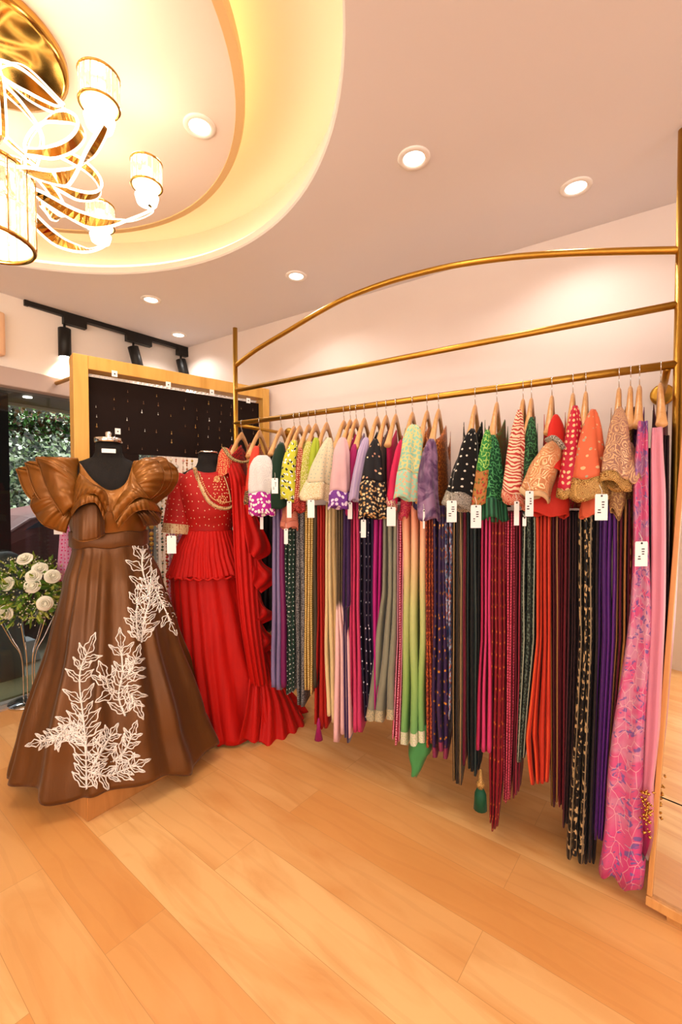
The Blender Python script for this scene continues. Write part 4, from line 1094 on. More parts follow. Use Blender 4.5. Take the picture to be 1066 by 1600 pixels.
# round motif on the chest
b = MB(); rnd = random.Random(5)
for (mx_, my_, mr) in ((342, 757, 9), (345, 771, 11), (347, 781, 6), (339, 749, 4)):
    for k in range(12):
        a = 2*PI*k/12; b.octa(onred(mx_+mr*math.cos(a), my_+mr*math.sin(a), .003), .0042)
    for k in range(6):
        a = 2*PI*k/6; b.octa(onred(mx_+mr*.5*math.cos(a), my_+mr*.5*math.sin(a), .003), .004)
b.build('chest_motif', M_bead, rg, smooth=False)
# sleeve and cuff on the left
def limb(name, pts, rads, mat, parent, flat=.7, rip=.04):
    ps = smooth_pts(pts, 24); secs = []
    for j, p in enumerate(ps):
        s = j/23*(len(rads)-1); k = min(int(s), len(rads)-2); r = lerp(rads[k], rads[k+1], s-k)
        tg_ = (ps[min(j+1, 23)]-ps[max(j-1, 0)]).normalized(); e = RR-tg_*RR.dot(tg_); e.normalize(); f = tg_.cross(e)
        secs.append([p+e*(r*math.cos(2*PI*k/28)*(1+rip*math.sin(3*2*PI*k/28+j*.2)))+f*(r*flat*math.sin(2*PI*k/28)) for k in range(28)])
    mb = MB(); mb.loft(secs, caps=False); return mb.build(name, mat, parent, solid=.002)
limb('sleeve', [LR(295, 745, .02), LR(283, 775, .03), LR(276, 824, .04)], [.052, .064, .066], M_redd, rg)
limb('cuff', [LR(276.5, 818, .04), LR(275, 833, .04)], [.068, .070], M_zari, rg)
limb('sleeve', [LR(378, 745, -.02), LR(386, 775, -.02), LR(390, 815, -.02)], [.052, .06, .055], M_redd, rg)
price_tag(rg, 268, 837, 14, 28, Y=1.30, text=False)
# pleated peplum and skirt
def pleated(name, mat, tab, ztop, zbot, npl, amp, K=240, rows=40, hemj=.0):
    secs = []
    for j in range(rows+1):
        s = j/rows; sec = []
        for k in range(K):
            a = 2*PI*k/K; z = lerp(ztop, zbot+hemj*math.sin(a*7)+hemj*.5*math.sin(a*13), s)
            q = interp(tab, z); _, r_, l_, f_, b_, sh = q
            cu, sv = math.cos(a), math.sin(a)
            x = (r_ if cu > 0 else l_)*cu; y = (f_ if sv > 0 else b_)*sv
            f = 1+(amp*(.4+.6*s))*(math.sin(a*npl+1.5*math.sin(a*3))+.4*math.sin(a*npl*.43+s*2))
            sec.append(RC+RR*(x*f+sh)+RF*(y*f)+V((0, 0, z)))
        secs.append(sec)
    mb = MB(); mb.loft(secs, caps=False); return mb.build(name, mat, rg, solid=.002)
pleated('peplum', M_red, [(1.17, .122, .122, .105, .092, sx), (1.05, .165, .17, .14, .12, sx), (.925, .21, .215, .175, .15, sx+.01)], 1.165, .93, 46, .035, hemj=.006)
b = MB()
for zz, kk in ((.93, 1.0),):
    pts = []
    for k in range(120):
        a = 2*PI*k/120; f = 1.02+.03*math.sin(a*24)
        pts.append(RC+RR*((.21 if math.cos(a) > 0 else .215)*math.cos(a)*f+sx+.01)+RF*((.175 if math.sin(a) > 0 else .15)*math.sin(a)*f)+V((0, 0, .928+.006*math.sin(a*30))))
    b.tube(pts, .006, 6, closed=True)
b.build('frill_edge', M_red, rg)
pleated('skirt', M_red, [(1.15, .11, .11, .09, .085, sx), (.92, .17, .19, .14, .12, sx), (.55, .25, .20, .19, .14, .0), (.25, .36, .19, .21, .15, .03), (.10, .44, .18, .23, .17, .05)], 1.14, .10, 19, .05, hemj=.006)
# train spreading on the floor to the right
def rpatch(name, left, right, n=40, m_=26, wave=.01, nw=4, mat=M_red, solid=.002, ph=0, lift=None):
    a = smooth_pts(left, n+1); c = smooth_pts(right, n+1); rows = []
    for j in range(n+1):
        row = []
        for i in range(m_+1):
            u = i/m_; p = a[j].lerp(c[j], u)
            row.append(p+RF*(wave*math.sin(u*nw*2*PI+ph+j*.05)*(.4+.6*j/n)+.02*math.sin(PI*u)))
        rows.append(row)
    mb = MB(); mb.grid(rows); return mb.build(name, mat, rg, solid=solid)
rpatch('train', [LR(385, 985, .10), LR(390, 1040, .18), LR(385, 1100, .26), LR(372, 1158, .28)], [LR(404, 975, .04), LR(432, 1040, .04), LR(452, 1100, .06), LR(490, 1150, .06)], wave=.022, nw=5)
rpatch('train', [LR(400, 1040, .14), LR(410, 1090, .2), LR(405, 1162, .26)], [LR(436, 1060, .06), LR(465, 1110, .08), LR(494, 1166, .12)], wave=.02, nw=4, ph=2)
# shoulder drape with cascading ruffles
rpatch('shoulder_drape', [LR(352, 722, .06), LR(360, 752, .14), LR(363, 800, .15), LR(366, 870, .19), LR(372, 940, .22), LR(380, 1000, .24), LR(392, 1070, .22)],
       [LR(374, 724, -.02), LR(386, 752, .04), LR(393, 800, .09), LR(400, 870, .13), LR(404, 940, .15), LR(410, 1000, .16), LR(420, 1070, .15)], n=60, wave=.008, nw=4)
for (p0, p1, p2, p3, p4) in (((386, 760), (398, 800), (424, 858), (402, 876), (398, 862)), ((398, 850), (412, 880), (438, 900), (408, 926), (402, 910)),
                             ((402, 905), (412, 945), (432, 962), (404, 976), (400, 962)), ((403, 960), (416, 985), (434, 1004), (408, 1022), (404, 1006))):
    rpatch('cascade_ruffle', [LR(p0[0]-8, p0[1], .10), LR(p0[0]-6, (p0[1]+p3[1])/2, .15), LR(p4[0]-10, p4[1], .17)], [LR(p0[0], p0[1], .10), LR(p1[0], p1[1], .10), LR(p2[0], p2[1], .07), LR(p3[0], p3[1], .14)], n=26, m_=16, wave=.014, nw=2)

# ------------------------------------------------------------------ framed jewellery board
def obj_frame():
    FA = atT(113.5, 544, 2.30); FB = atT(421, 613, 3.06)
    zt = (FA.z+FB.z)/2
    a = V((FA.x, FA.y, 0)); c = V((FB.x, min(FB.y, YR-.02), 0)); return a, c, zt
fa, fb, fz = obj_frame()
fd = (fb-fa).normalized(); fn = V((fd.y, -fd.x, 0))
if (-fa).dot(fn) < 0: fn = -fn
FWD = .07
ft = thing('jewellery_display', 'light wooden display frame standing behind the two mannequins', 'display frame', (fa.x, fa.y, 0))
def fbox(a, c, z0, z1, d0, d1, name, mat, parent, bev=.003):
    b = MB(); P = [a+fn*d0, c+fn*d0, c+fn*d1, a+fn*d1]
    b.loft([[p+V((0, 0, z0)) for p in P], [p+V((0, 0, z1)) for p in P]]); return b.build(name, mat, parent, smooth=False, bevel=bev)
LN = (fb-fa).length
FD0 = -.10
fbox(fa, fa+fd*FWD, 0, fz, FD0, 0, 'side_post', M_oak, ft); fbox(fb-fd*.05, fb, 0, fz, FD0, 0, 'side_post', M_oak, ft)
fbox(fa+fd*FWD, fb-fd*.05, fz-.07, fz, FD0, 0, 'top_beam', M_oak, ft)
fbox(fa+fd*FWD, fb-fd*.05, 0, .10, FD0, 0, 'bottom_beam', M_oak, ft)
M_board = NT('black_pegboard'); t = M_board; v = coords(t, False, (1, 1, 1))
t.b.inputs['Base Color'].default_value = lin('1e120e'); t.b.inputs['Specular IOR Level'].default_value = .15; t.b.inputs['Roughness'].default_value = .8; M_board = t.m
BZ = H+.255
bd = fbox(fa+fd*FWD, fb-fd*.05, BZ, fz-.095, -.07, -.055, 'board', M_board, ft, 0)
u1 = .50
fbox(fa+fd*FWD, fa+fd*.33, H+.12, BZ-.0005, -.07, -.055, 'board', M_board, ft, 0)
b = MB()
for k in range(40):
    a = fa+fd*(FWD+.01+k*(LN-.14)/40)+fn*-.05
    b.tube([a+V((0, 0, fz-.09)), a+fd*.015+V((0, 0, fz-.085))], .0045, 6)
b.build('hook_strip', M_card, ft)
# rows of earrings hooked on the board
er = MB(); proto = None; rnd = random.Random(4); cnt = 0
proto_me = {}
for ci, col in enumerate(('e8e2d8', 'c8a060', '8a6a50')):
    b = MB(); b.octa((0, 0, 0), .006); b.tube([(0, 0, .006), (0, 0, .018)], .0012, 5)
    o = b.build('earring', plain('earring_'+col, col, .3, .6 if ci else .1), smooth=False); proto_me[ci] = o
first = set()
span = LN-.14
for k in range(13):
    for r in range(8):
        if rnd.random() < .35: continue
        u = FWD+.03+k*span/13+rnd.uniform(-.01, .01)+.02; z = fz-.15-r*.052
        if z < BZ+.02: continue
        ci = rnd.choice((0, 1, 1, 2, 2, 2)); p = fa+fd*u+fn*-.048
        if ci not in first: o = proto_me[ci]; first.add(ci)
        else: o = proto_me[ci].copy(); C.objects.link(o)
        o.location = (p.x, p.y, z); s_ = rnd.uniform(.5, 1.1); o.scale = (s_, s_, s_)
        tag(o, 'tiny %s earring hooked on the dark board in the wooden frame' % ('pearl', 'gold', 'bronze')[ci], 'earring', 'earrings on the dark board')
for ci in range(3):
    if ci not in first: bpy.data.objects.remove(proto_me[ci])
for (px, py, lb) in ((179, 584, 'leftmost small white label card on the dark board'), (263, 601, 'second small white label card on the dark board'), (331, 613, 'third small white label card on the dark board'),
                     (388, 626, 'small white label card right of the gold rack post'), (184, 674, 'small white label card above the mirrored neck cap')):
    d = ray(px, py); k = ((fa+fn*(-.05 if py > 650 else .002)).dot(fn))/d.dot(fn); p = CAM+d*k
    b = MB(); e = fd; P = [p-e*.014-V((0, 0, .016)), p+e*.014-V((0, 0, .016)), p+e*.014+V((0, 0, .016)), p-e*.014+V((0, 0, .016))]
    b.loft([P, [q+fn*.002 for q in P]]); o = b.build('label_card', M_card, smooth=False, origin=p); tag(o, lb, 'label')
    b = MB(); b.tube([p+fn*.003-V((0, 0, .001)), p+fn*.0045-V((0, 0, .001))], .004, 6); b.build('print', M_ink, o)
# bead strings below the board
cols = ['c8a040', '8c9468', 'd0b8a0', 'b8782c', '4a5a44', 'e8e0d4', 'c84038', 'e2d0b0', 'b85a30', 'e4dcd0', 'd8a8a0', 'c07838']
names_ = ['gold', 'sage', 'pale pink', 'amber', 'dark green', 'white', 'red', 'cream', 'copper', 'ivory', 'rose', 'orange']
k = 0
for i, (px, c) in enumerate(((229, 1), (235, 0), (244, 2), (252, 4), (259, 3), (267, 4), (275, 5), (286, 7), (292, 8), (300, 9), (312, 10), (322, 6), (333, 11), (345, 9), (356, 8))):
    d = ray(px, 700); kk = ((fa+fn*-.062).dot(fn))/d.dot(fn); p = CAM+d*kk; z0 = BZ
    zend = .62 if i < 9 else 1.30
    rn = random.Random(i); b = MB(); z = z0-.012; b2 = MB()
    b.tube([V((p.x, p.y, z0+.0)), V((p.x, p.y, zend))], .0012, 5)
    while z > zend:
        r = rn.choice((.005, .007, .009, .014 if c in (0, 5) else .008)); b.blob((p.x+rn.uniform(-.002, .002), p.y, z-r), r, 7, 4); z -= 2*r+rn.choice((.001, .002, .012))
    o = b.build('bead_string', fab(cols[c], 'dots', cols[(c+3) % 12], 40, .3, .1, thr=.45, uvs=False), origin=(p.x, p.y, z0))
    tag(o, ['leftmost', 'second', 'third', 'fourth', 'fifth', 'sixth', 'seventh', 'eighth', 'ninth', 'tenth', 'eleventh', 'twelfth', 'thirteenth', 'fourteenth', 'last'][i]+' bead string from the left under the dark board, mostly '+names_[c], 'bead string', 'bead strings under the dark board')
q0 = atX(9, 488, XW+.06); q1 = atX(9, 556, XW+.06)
b = MB(); b.box((XW+.001, q0.y-.22, q1.z), (XW+.06, q0.y, q0.z)); o = b.build('wall_unit', plain('peach_plastic', 'e4b894', .5), smooth=False, bevel=.015, origin=(XW, q0.y-.11, q1.z))
tag(o, 'peach coloured rounded box fixed high on the wall at the left edge', 'wall box')
# rod from the window wall to the frame
p = atX(85, 600, XW)
b = MB(); b.tube([V((XW+.001, p.y, p.z)), V((fa.x-.05, p.y-.03, p.z))], .0125, 12)
b.tube([V((XW+.001, p.y, p.z)), V((XW+.012, p.y, p.z))], .035, 20)
o = b.build('wall_rod', M_gold, origin=(XW, p.y, p.z)); tag(o, 'gold rod running from the window wall to the wooden frame', 'rod')
# pink outfits hanging behind the frame
PZ = H+.05
rr_ = thing('back_rail', 'thin gold rail behind the wooden display frame', 'clothes rail', (fa.x-.22, fa.y+.05, 0))
a = V((fa.x-.2, fa.y+.10, PZ)); c = V((fb.x-.35, fb.y-.12, PZ))
b = MB(); b.tube([a, c], .011, 12); b.build('rail', M_gold, rr_)
for q in (a, c):
    b = MB(); b.tube([q, V((q.x, q.y, 0))], .011, 12); b.build('post', M_gold, rr_)
for (pa, pb, y0, y1, lb) in ((96, 116, 800, 910, 'pink kurta with magenta dots glimpsed left of the brown gown'), (261, 292, 815, 985, 'pink kurta with red dotted border between the two gowns')):
    q0 = atT((pa+pb)/2, y0, 2.75); g = thing('pink_kurta', lb, 'kurta', (q0.x, q0.y, PZ))
    b = MB(); secs = []
    zt_, zb_ = PZ-.02, H-(y1-780)/700*2.7
    sc_ = 2.75/700; hw0 = (pb-pa)/2*sc_
    for j in range(24):
        s = j/23; z = lerp(zt_, zb_, s); hw = hw0*(.5+.7*s)
        cen = q0+RT*(.0 if pa > 200 else -.02*s*1.5)
        secs.append([V((cen.x, cen.y, z))+RT*(hw*math.cos(2*PI*k/30))+FW0*(.03*math.sin(2*PI*k/30)*(1+.3*math.sin(5*2*PI*k/30))) for k in range(30)])
    b.loft(secs); b.build('fabric', fab('e0a0c8', 'dots', 'c8186c', 26, .6, thr=.2), g)
    b = MB(); b.tube([V((q0.x, q0.y, zt_)), V((q0.x, q0.y, PZ+.012))], .003, 6); b.build('hook', M_chrome, g)
    if pa > 200:
        b = MB()
        for k in range(14): b.blob(tuple(V((q0.x, q0.y, 1.16-k*.032))-RT*(hw0*.75)-FW0*.035), .008, 8, 4)
        b.build('red_beads', fab('b01c28', rough=.4), g)

# ------------------------------------------------------------------ leaning mirror
m0 = atZ(1011, 1396, .05); m1 = atZ(1066, 1426, .05)
mdir = (m1-m0); mdir.z = 0; mdir.normalize(); mdir = V((mdir.x, mdir.y, 0))
mtop = atT(1064, 700, 1.60)
lean = V((0, .045, 1)).normalized()
sid = atT(1058, 780, (m0-CAM).dot(FW0)+.03)-m0; lean = sid.normalized()
mn = mdir.cross(lean).normalized()
if mn.dot(-m0) < 0: mn = -mn
mt = thing('leaning_mirror', 'tall wood-framed mirror leaning at the right edge of the rack', 'mirror', (m0.x, m0.y, 0))
MW = .62; MH = 1.80
def mbox(u0, u1, v0, v1, d0, d1, name, mat, bev=.002):
    b = MB(); P = [m0+mdir*u+mn*d for u, d in ((u0, d0), (u1, d0), (u1, d1), (u0, d1))]
    b.loft([[p+lean*v0 for p in P], [p+lean*v1 for p in P]]); return b.build(name, mat, mt, smooth=False, bevel=bev)
M_mw = wood('mirror_frame_wood', 'dba05c', 'c98c4a', 8, .4)
mbox(0, .014, .0, MH, -.035, .006, 'side_frame', M_mw); mbox(MW-.022, MW, .0, MH, -.035, .006, 'side_frame', M_mw)
mbox(0, MW, -.028, .0, -.035, .012, 'bottom_frame', M_mw); mbox(0, MW, MH, MH+.03, -.035, .006, 'top_frame', M_mw)
mbox(.014, MW-.022, .0, .30, -.012, -.002, 'lower_mirror_pane', M_mirror, 0); mbox(.014, MW-.022, .304, MH, -.012, -.002, 'upper_mirror_pane', M_mirror, 0)
mbox(.014, MW-.022, 0, MH, -.034, -.014, 'backing', M_black, 0)
b = MB(); P = [m0+mdir*u+mn*d for u, d in ((.05, -.03), (MW-.05, -.03), (MW-.05, -.002), (.05, -.002))]
b.loft([[V((p.x, p.y, 0)) for p in P], [V((p.x, p.y, m0.z-.026)) for p in P]]); b.build('foot', M_mw, mt, smooth=False)

# ------------------------------------------------------------------ flower arrangement
fc = atT(42, 922, 2.72)
fl = thing('flower_arrangement', 'white rose bouquet with greenery on a thin metal rod stand by the window', 'flower arrangement', (fc.x, fc.y, 0))
b = MB()
for k in range(7):
    a = 2*PI*k/7+.3; top = V((fc.x+.14*math.cos(a), fc.y+.14*math.sin(a), fc.z-.17)); mid = V((fc.x+.035*math.cos(a), fc.y+.035*math.sin(a), .28)); low = V((fc.x+.03*math.cos(a), fc.y+.03*math.sin(a), .02))
    b.tube(smooth_pts([top, top.lerp(mid, .5)-V((0, 0, .0)), mid, low], 16), .0035, 6)
b.build('rod_stand', M_chrome, fl)
b = MB(); b.lathe([(.001, 0), (.11, 0), (.11, .012), (.03, .02), (.001, .02)], fc.x, fc.y, 32); b.build('base_plate', M_chrome, fl)
rnd = random.Random(21)
def rpt(rmin=.6, rmax=1.0):
    while True:
        d = V((rnd.gauss(0, 1), rnd.gauss(0, 1), rnd.gauss(0, 1))).normalized(); return d*rnd.uniform(rmin, rmax)
EX = V((.23, .23, .20))
def leaves(n, L, w_, mat, name, rmin, rmax):
    b = MB()
    for _ in range(n):
        d = rpt(rmin, rmax); p = fc+V((d.x*EX.x, d.y*EX.y, d.z*EX.z)); dr = (d.normalized()+V((rnd.gauss(0, .5), rnd.gauss(0, .5), rnd.gauss(0, .5)))).normalized()
        sd = dr.cross(V((rnd.gauss(0, 1), rnd.gauss(0, 1), rnd.gauss(0, 1)))).normalized(); l = L*rnd.uniform(.6, 1.3); nn = dr.cross(sd)
        b0 = len(b.v)
        for q in (p, p+dr*l*.35+sd*w_, p+dr*l*.7+sd*w_*.7+nn*.004, p+dr*l, p+dr*l*.7-sd*w_*.7+nn*.004, p+dr*l*.35-sd*w_): b.v.append(tuple(q))
        b.face([b0, b0+1, b0+5]); b.face([b0+1, b0+2, b0+4, b0+5]); b.face([b0+2, b0+3, b0+4])
    return b.build(name, mat, fl)
leaves(420, .055, .011, fab('4c7a1e', 'water', '7a9c34', 40, .5, uvs=False), 'foliage', .35, 1.0)
leaves(260, .05, .008, fab('9aac3a', 'water', 'b8c058', 40, .5, uvs=False), 'light_foliage', .6, 1.05)
b = MB()
for _ in range(700):
    d = rpt(.8, 1.1); p = fc+V((d.x*EX.x, d.y*EX.y, d.z*EX.z)); b.octa(p, rnd.uniform(.003, .0055))
o = b.build('baby_breath', plain('baby_breath', 'efe8c8', .7), fl, smooth=False); o['kind'] = 'stuff'
M_rose = plain('white_rose', 'fbf7e4', .6)
roses = [(38, 872, .10), (62, 888, .10), (52, 900, .14), (82, 900, .10), (50, 915, .16), (10, 912, .12), (70, 943, .17), (8, 958, .16), (-20, 900, .12), (28, 940, -.1), (-25, 950, .1), (60, 960, -.15)]
def rose(c, ax, r):
    b = MB(); ax = ax.normalized(); e = ax.cross(V((.3, .2, 1))).normalized(); f = ax.cross(e)
    for ring, (rr, n, tilt, hh) in enumerate(((.28, 3, .15, .55), (.5, 4, .35, .5), (.75, 5, .6, .4), (1.0, 6, .95, .22))):
        for k in range(n):
            a0 = 2*PI*k/n+ring*.7; rows = []
            for j in range(5):
                s = j/4; row = []
                for i in range(7):
                    u = (i/6-.5)*2; a = a0+u*(2*PI/n)*.72
                    rad = r*rr*(.25+.75*s**.7)*(1-.05*abs(u)); z = r*(hh+.35)*s*(1-.25*u*u)-r*.45*tilt*s*s
                    row.append(c+e*(rad*math.cos(a))+f*(rad*math.sin(a))+ax*(z-r*.3))
                rows.append(row)
            b.grid(rows)
    b.blob(tuple(c), r*.25, 8, 5)
    return b.build('rose', M_rose, fl, solid=.0015)
for (px, py, f) in roses:
    p = atT(px, py, 2.72-f); ax = (p-fc); ax = ax.normalized()+V((0, 0, .3))-FW0*.8; rose(p, ax, .044 if f > 0 else .036)

# ------------------------------------------------------------------ chandelier
CX, CY = -1.53, .50
ch = thing('chandelier', 'gold chandelier with looping glowing arms and crystal cup shades', 'chandelier', (CX, CY, Z2))
b = MB(); b.lathe([(.001, Z2-.001), (.20, Z2-.001), (.205, Z2-.008), (.205, Z2-.03), (.19, Z2-.036), (.001, Z2-.036)], CX, CY, 48); b.build('canopy', M_goldb, ch)
b = MB(); b.lathe([(.012, Z2-.036), (.012, H+1.06), (.03, H+1.05), (.045, H+1.02), (.03, H+.99), (.018, H+.97), (.018, H+.93), (.05, H+.925), (.05, H+.915), (.001, H+.915)], CX, CY, 24); b.build('stem', M_goldb, ch)
# centre crystal drum
M_crys = NT('crystal'); t = M_crys
t.b.inputs['Base Color'].default_value = (1, .97, .9, 1); t.b.inputs['Roughness'].default_value = .08; t.b.inputs['Metallic'].default_value = .0
t.b.inputs['Transmission Weight'].default_value = .85; t.b.inputs['IOR'].default_value = 1.4
t.b.inputs['Emission Color'].default_value = lin('ffe8b0'); t.b.inputs['Emission Strength'].default_value = .12; M_crys = t.m
b = MB()
for k in range(26):
    a = 2*PI*k/26; ca, sa = math.cos(a), math.sin(a)
    for (z0, z1) in ((H+.72, H+.81), (H+.815, H+.91)):
        M_ = Matrix.Translation((CX+.108*ca, CY+.108*sa, 0)) @ Matrix.Rotation(a, 4, 'Z'); b.box((-.006, -.010, z0), (.006, .010, z1), M_)
b.build('crystal_drum', M_crys, ch, smooth=False, bevel=.003)
for z in (H+.914, H+.716):
    b = MB(); b.tube([(CX+.112*math.cos(2*PI*k/48), CY+.112*math.sin(2*PI*k/48), z) for k in range(48)], .006, 6, closed=True); b.build('drum_ring', M_goldb, ch)
b = MB(); b.lathe([(.001, H+.76), (.03, H+.77), (.04, H+.80), (.03, H+.84), (.001, H+.86)], CX, CY, 16); b.build('bulb', emis('drum_bulb', 'ffe6b0', 2.2), ch)
b = MB()
for k in range(13):
    a = 2*PI*k/13+.1; b.tube([(CX+.117*math.cos(a), CY+.117*math.sin(a), H+.716), (CX+.117*math.cos(a), CY+.117*math.sin(a), H+.914)], .0016, 5)
b.build('drum_cage', M_goldb, ch)
def ribbon(pts, w_, name, parent, th=.002):
    """flat band, wide vertically-ish, with glowing edges"""
    pts = smooth_pts(pts, 40); up = V((0, 0, 1)); b = MB(); e1 = []; e2 = []; secs = []
    for i, p in enumerate(pts):
        tg_ = (pts[min(i+1, 39)]-pts[max(i-1, 0)]).normalized()
        rad = V((p.x-CX, p.y-CY, 0)).normalized()
        wd = tg_.cross(rad)
        if wd.length < .2: wd = tg_.cross(up)
        wd.normalize()
        if i and wd.dot(prev) < 0: wd = -wd
        prev = wd; nn = tg_.cross(wd)
        ww = w_*(.55+.45*math.sin(PI*min(1, i/39*1.1+.1)))
        secs.append([p+wd*ww/2+nn*th, p+wd*ww/2-nn*th, p-wd*ww/2-nn*th, p-wd*ww/2+nn*th]); e1.append(p+wd*ww/2); e2.append(p-wd*ww/2)
    b.loft(secs); o = b.build(name, M_goldb, parent, smooth=False)
    b = MB(); b.tube(e1, .0042, 6); b.tube(e2, .0042, 6); b.build('light_edge', M_led, o)
    return o
def arm_pt(a, rho, z, off=0):
    return V((CX+rho*math.cos(a)-off*math.sin(a), CY+rho*math.sin(a)+off*math.cos(a), z))
NA = 8
for k in range(NA):
    a = math.radians(17+45*k); rs = .415 if k % 2 else .40; zs = H+(.985 if k % 2 == 0 else 1.0)
    ribbon([arm_pt(a, .04, H+.93), arm_pt(a, .13, H+.90, .03), arm_pt(a, .25, H+.865, .035), arm_pt(a, .35, H+.88, .01), arm_pt(a, rs+.015, H+.93), arm_pt(a, rs, zs-.05)], .035, 'arm', ch)
    # upper loop scroll
    lp = []
    for q in range(10):
        th = -PI*.6+q/9*2*PI*.86; lp.append(arm_pt(a+.18, .19+.10*math.cos(th), H+.99+.07*math.sin(th), .04*math.sin(th*.5)))
    ribbon(lp, .028, 'scroll', ch)
    c = arm_pt(a, rs, zs)
    b = MB(); b.lathe([(.001, zs-.055), (.030, zs-.052), (.036, zs-.03), (.022, zs-.008), (.04, zs-.003), (.04, zs+.0), (.001, zs)], c.x, c.y, 20); b.build('glow_cup', M_lamp, ch)
    b = MB()
    for q in range(18):
        aq = 2*PI*q/18; M_ = Matrix.Translation((c.x+.044*math.cos(aq), c.y+.044*math.sin(aq), 0)) @ Matrix.Rotation(aq, 4, 'Z')
        b.box((-.003, -.007, zs+.004), (.003, .007, zs+.072), M_)
    sh = b.build('crystal_shade', M_crys, ch, smooth=False, bevel=.002)
    for z in (zs+.002, zs+.074):
        b = MB(); b.tube([(c.x+.046*math.cos(2*PI*q/28), c.y+.046*math.sin(2*PI*q/28), z) for q in range(28)], .0035, 6, closed=True); b.build('shade_ring', M_goldb, sh); 
    b = MB(); b.lathe([(.001, zs+.012), (.016, zs+.018), (.02, zs+.035), (.012, zs+.058), (.001, zs+.066)], c.x, c.y, 12); b.build('bulb', M_lamp, ch)
for (zz, pw) in ((H+.80, 9),):
    l = bpy.data.lights.new('chandelier_light', 'POINT'); l.energy = pw; l.color = (1, .86, .66); l.shadow_soft_size = .05
    o = bpy.data.objects.new('chandelier_light', l); C.objects.link(o); o.location = (CX, CY, H+.68)
for k in range(NA):
    a = math.radians(17+45*k); c = arm_pt(a, .39, H+1.10)
    l = bpy.data.lights.new('shade_light', 'POINT'); l.energy = .8; l.color = (1, .82, .5); l.shadow_soft_size = .03
    o = bpy.data.objects.new('shade_light', l); C.objects.link(o); o.location = c
# mirrored leaf plates below the canopy
for k in range(4):
    a = math.radians(35+90*k)
    for s_ in (1, -1):
        pts = []
        ribbon([arm_pt(a, .02, H+1.19), arm_pt(a+.5*s_, .10, H+1.16), arm_pt(a+.35*s_, .17, H+1.13), arm_pt(a, .22, H+1.09)], .02, 'canopy_scroll', ch)

# ------------------------------------------------------------------ street outside the window
M_pave = plaster('pavement', '8c8a78', 'a8a590', 3)
GZ = -.12
b = MB(); b.box((-14, -9, GZ-.05), (XW-.13, 14, GZ)); struct(b.build('ground', M_pave, smooth=False))
b = MB(); b.box((XW-.62, -3, GZ), (XW-.30, 6, GZ+.07)); o = b.build('kerb', plaster('kerb_stone', 'a09a68', 'b8b080', 6), smooth=False); struct(o)
# dark awning with small lamps
b = MB(); b.box((XW-1.7, -3, 2.14), (XW-.13, 6, 2.19)); aw = b.build('awning', plain('awning_sheet', '3a4444', .5), smooth=False, origin=(XW-.5, 1, 2.14)); tag(aw, 'dark flat canopy over the pavement outside the window', 'awning')
b = MB(); b.box((XW-1.74, -3, 2.115), (XW-1.70, 6, 2.22)); b.build('edge_strip', plain('awning_edge', 'd8c8b0', .5), aw, smooth=False)
for i, (px, py) in enumerate(((20, 608), (43, 620), (60, 637))):
    p = atZ(px, py, 2.14); b = MB(); b.tube([V((p.x, p.y, 2.1395)), V((p.x, p.y, 2.133))], .035, 16)
    o = b.build('canopy_lamp', M_lamp, origin=(p.x, p.y, 2.14)); tag(o, ('leftmost', 'middle', 'rightmost')[i]+' small round lamp under the dark canopy outside the window', 'lamp', 'lamps under the canopy')
rnd = random.Random(2)
def cg(s): return max(-2, min(2, rnd.gauss(0, 1)))*s
def greenery(name, label, cat, fn_, n, L, mats, origin):
    for mi, mt_ in enumerate(mats):
        b = MB()
        for _ in range(n//len(mats)):
            p = fn_(); dr = V((rnd.gauss(0, 1), rnd.gauss(0, 1), rnd.gauss(0, 1)-.3)).normalized(); sd = dr.cross(V((rnd.gauss(0, 1), rnd.gauss(0, 1), rnd.gauss(0, 1)))).normalized(); l = L*rnd.uniform(.6, 1.4)
            b0 = len(b.v)
            for q in (p, p+dr*l*.5+sd*l*.28, p+dr*l, p+dr*l*.5-sd*l*.28): b.v.append(tuple(q))
            b.face([b0, b0+1, b0+2, b0+3])
        if mi == 0: o = b.build(name, mt_, smooth=False, origin=origin); tag(o, label, cat)
        else: b.build('sprigs', mt_, o, smooth=False)
    return o
Lf = [plain('leaf_dark', '26401a', .6), plain('leaf_green', '4c8a2c', .5), plain('leaf_brown', '6a4a28', .7)]
Lg = [plain('leaf_sage', '708058', .6), plain('leaf_pale', 'c0c8b0', .6), plain('leaf_deep', '20301a', .6)]
greenery('hanging_garland', 'long green and brown artificial garland hanging under the canopy edge', 'garland', lambda: V((XW-1.85+rnd.gauss(0, .06), rnd.uniform(-.4, 3.2), 1.99+rnd.gauss(0, .07))), 4200, .05, Lf, (XW-1.85, 1, 2.3))
greenery('street_tree', 'bushy pale green tree across the street', 'tree', lambda: V((-8.3+cg(.35), 3.6+cg(1.0), 1.75+cg(.45))), 5200, .085, Lg, (-8.3, 3.6, 0))
greenery('hedge', 'dark hedge behind the parked car', 'hedge', lambda: V((-10.0+cg(.25), rnd.uniform(-1, 7), 1.0+cg(.45))), 3600, .11, [Lg[2], Lf[0]], (-10, 3, 0))
b = MB(); b.tube([(-8.3, 3.6, GZ), (-8.3, 3.6, 1.9)], [.14, .09], 12); b.build('trunk', plain('bark', '4a3828', .9), bpy.data.objects['street_tree'])
b = MB(); b.box((-12.2, -6, GZ), (-12, 12, 3.4)); o = b.build('street_building', plaster('far_wall', '5a5650', '6c6a62', .5), smooth=False, origin=(-12.1, 3, 0)); tag(o, 'grey building far across the street', 'building')
pcx = atT(5, 760, 3.75)
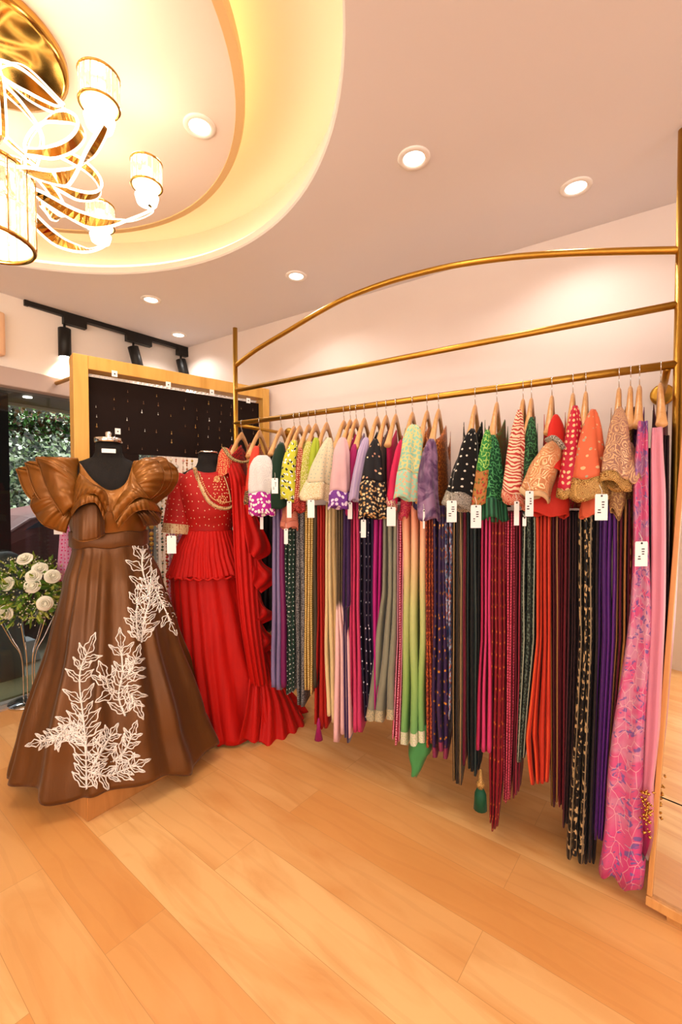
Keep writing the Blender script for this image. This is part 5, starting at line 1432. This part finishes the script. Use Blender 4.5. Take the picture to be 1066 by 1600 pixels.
b = MB(); b.box((pcx.x-.05, pcx.y-.08, GZ), (pcx.x+.05, pcx.y+.03, 2.13)); o = b.build('street_pillar', plain('dark_pillar', '1c1414', .7), smooth=False, origin=(pcx.x, pcx.y, GZ)); tag(o, 'dark square pillar outside at the left edge of the window', 'pillar')
# parked car, side on
car = thing('car', 'maroon car parked outside the shop window', 'car', (-5.6, 2.35, GZ))
M_car = plain('maroon_paint', '6a4440', .5, .1, spec=.3); M_cg = plain('car_glass', '3a3c40', .1, .2); M_tyre = plain('tyre', '18181a', .8)
prof = [(y_, z_*.84) for y_, z_ in [(-1.9, .35), (-1.9, .75), (-1.75, .88), (-1.0, .98), (-.45, 1.38), (.1, 1.5), (.8, 1.48), (1.35, 1.18), (1.9, 1.05), (2.0, .8), (2.0, .35)]]
b = MB(); secs = []
for x in (-.82, -.8, -.6, .6, .8, .82):
    sh = 1 if abs(x) < .7 else (.985 if abs(x) < .81 else .95)
    secs.append([V((-5.6+x*(1 if z < 1 else .86), 2.35+y*sh, GZ+.05+z*sh)) for y, z in prof])
b.loft(secs); b.build('body', M_car, car, smooth=False, bevel=.02)
for sgn in (1,):
    b = MB(); P = [V((-5.6+.84*(1 if z < 1 else .87)+.0, 2.35+y, GZ+.05+z*.84)) for y, z in ((-.78, 1.02), (-.38, 1.32), (.1, 1.42), (.7, 1.40), (1.1, 1.14), (1.0, 1.04))]
    b.loft([P, [p+V((.006, 0, 0)) for p in P]]); b.build('side_window', M_cg, car, smooth=False)
for (x, y) in ((-4.86, 1.15), (-4.86, 3.65), (-6.34, 1.15), (-6.34, 3.65)):
    b = MB(); b.tube([(x-.1, y, GZ+.33), (x+.1, y, GZ+.33)], .32, 24); w_ = b.build('wheel', M_tyre, car)
    b = MB(); b.tube([(x+.101, y, GZ+.33), (x+.11, y, GZ+.33)], .19, 16); b.build('hubcap', M_chrome, w_)
# small white crate on the pavement
p = atT(32, 1042, 3.75)
b = MB(); s0 = .0
P0 = [V((p.x+x, p.y+y, GZ)) for x, y in ((-.1, -.12), (.1, -.12), (.1, .12), (-.1, .12))]; P1 = [V((p.x+x*.8, p.y+y*.75, GZ+.18)) for x, y in ((-.1, -.12), (.1, -.12), (.1, .12), (-.1, .12))]
b.loft([P0, P1]); o = b.build('concrete_block', plain('white_block', 'c8ccd0', .6), smooth=False, bevel=.01, origin=(p.x, p.y, GZ)); tag(o, 'small whitish block on the pavement outside, seen under the bouquet', 'block')
p = atT(6, 875, 3.3)
b = MB(); b.loft([[V((p.x+r*math.cos(2*PI*k/20), p.y+r*1.2*math.sin(2*PI*k/20), z)) for k in range(20)] for r, z in ((.095, GZ), (.095, .76), (.08, .83), (.04, .86))]); o = b.build('grey_bin', plain('grey_bin', '6c7074', .6), origin=(p.x, p.y, GZ)); tag(o, 'grey rounded bin outside left of the bouquet', 'bin')
# daylight reaching the street
s = bpy.data.lights.new('street_daylight', 'AREA'); s.energy = 850; s.size = 5; s.color = (.93, .97, 1)
o = bpy.data.objects.new('street_daylight', s); C.objects.link(o); o.location = (-6.3, 2, 4.6); o.rotation_euler = (0, 0, 0)
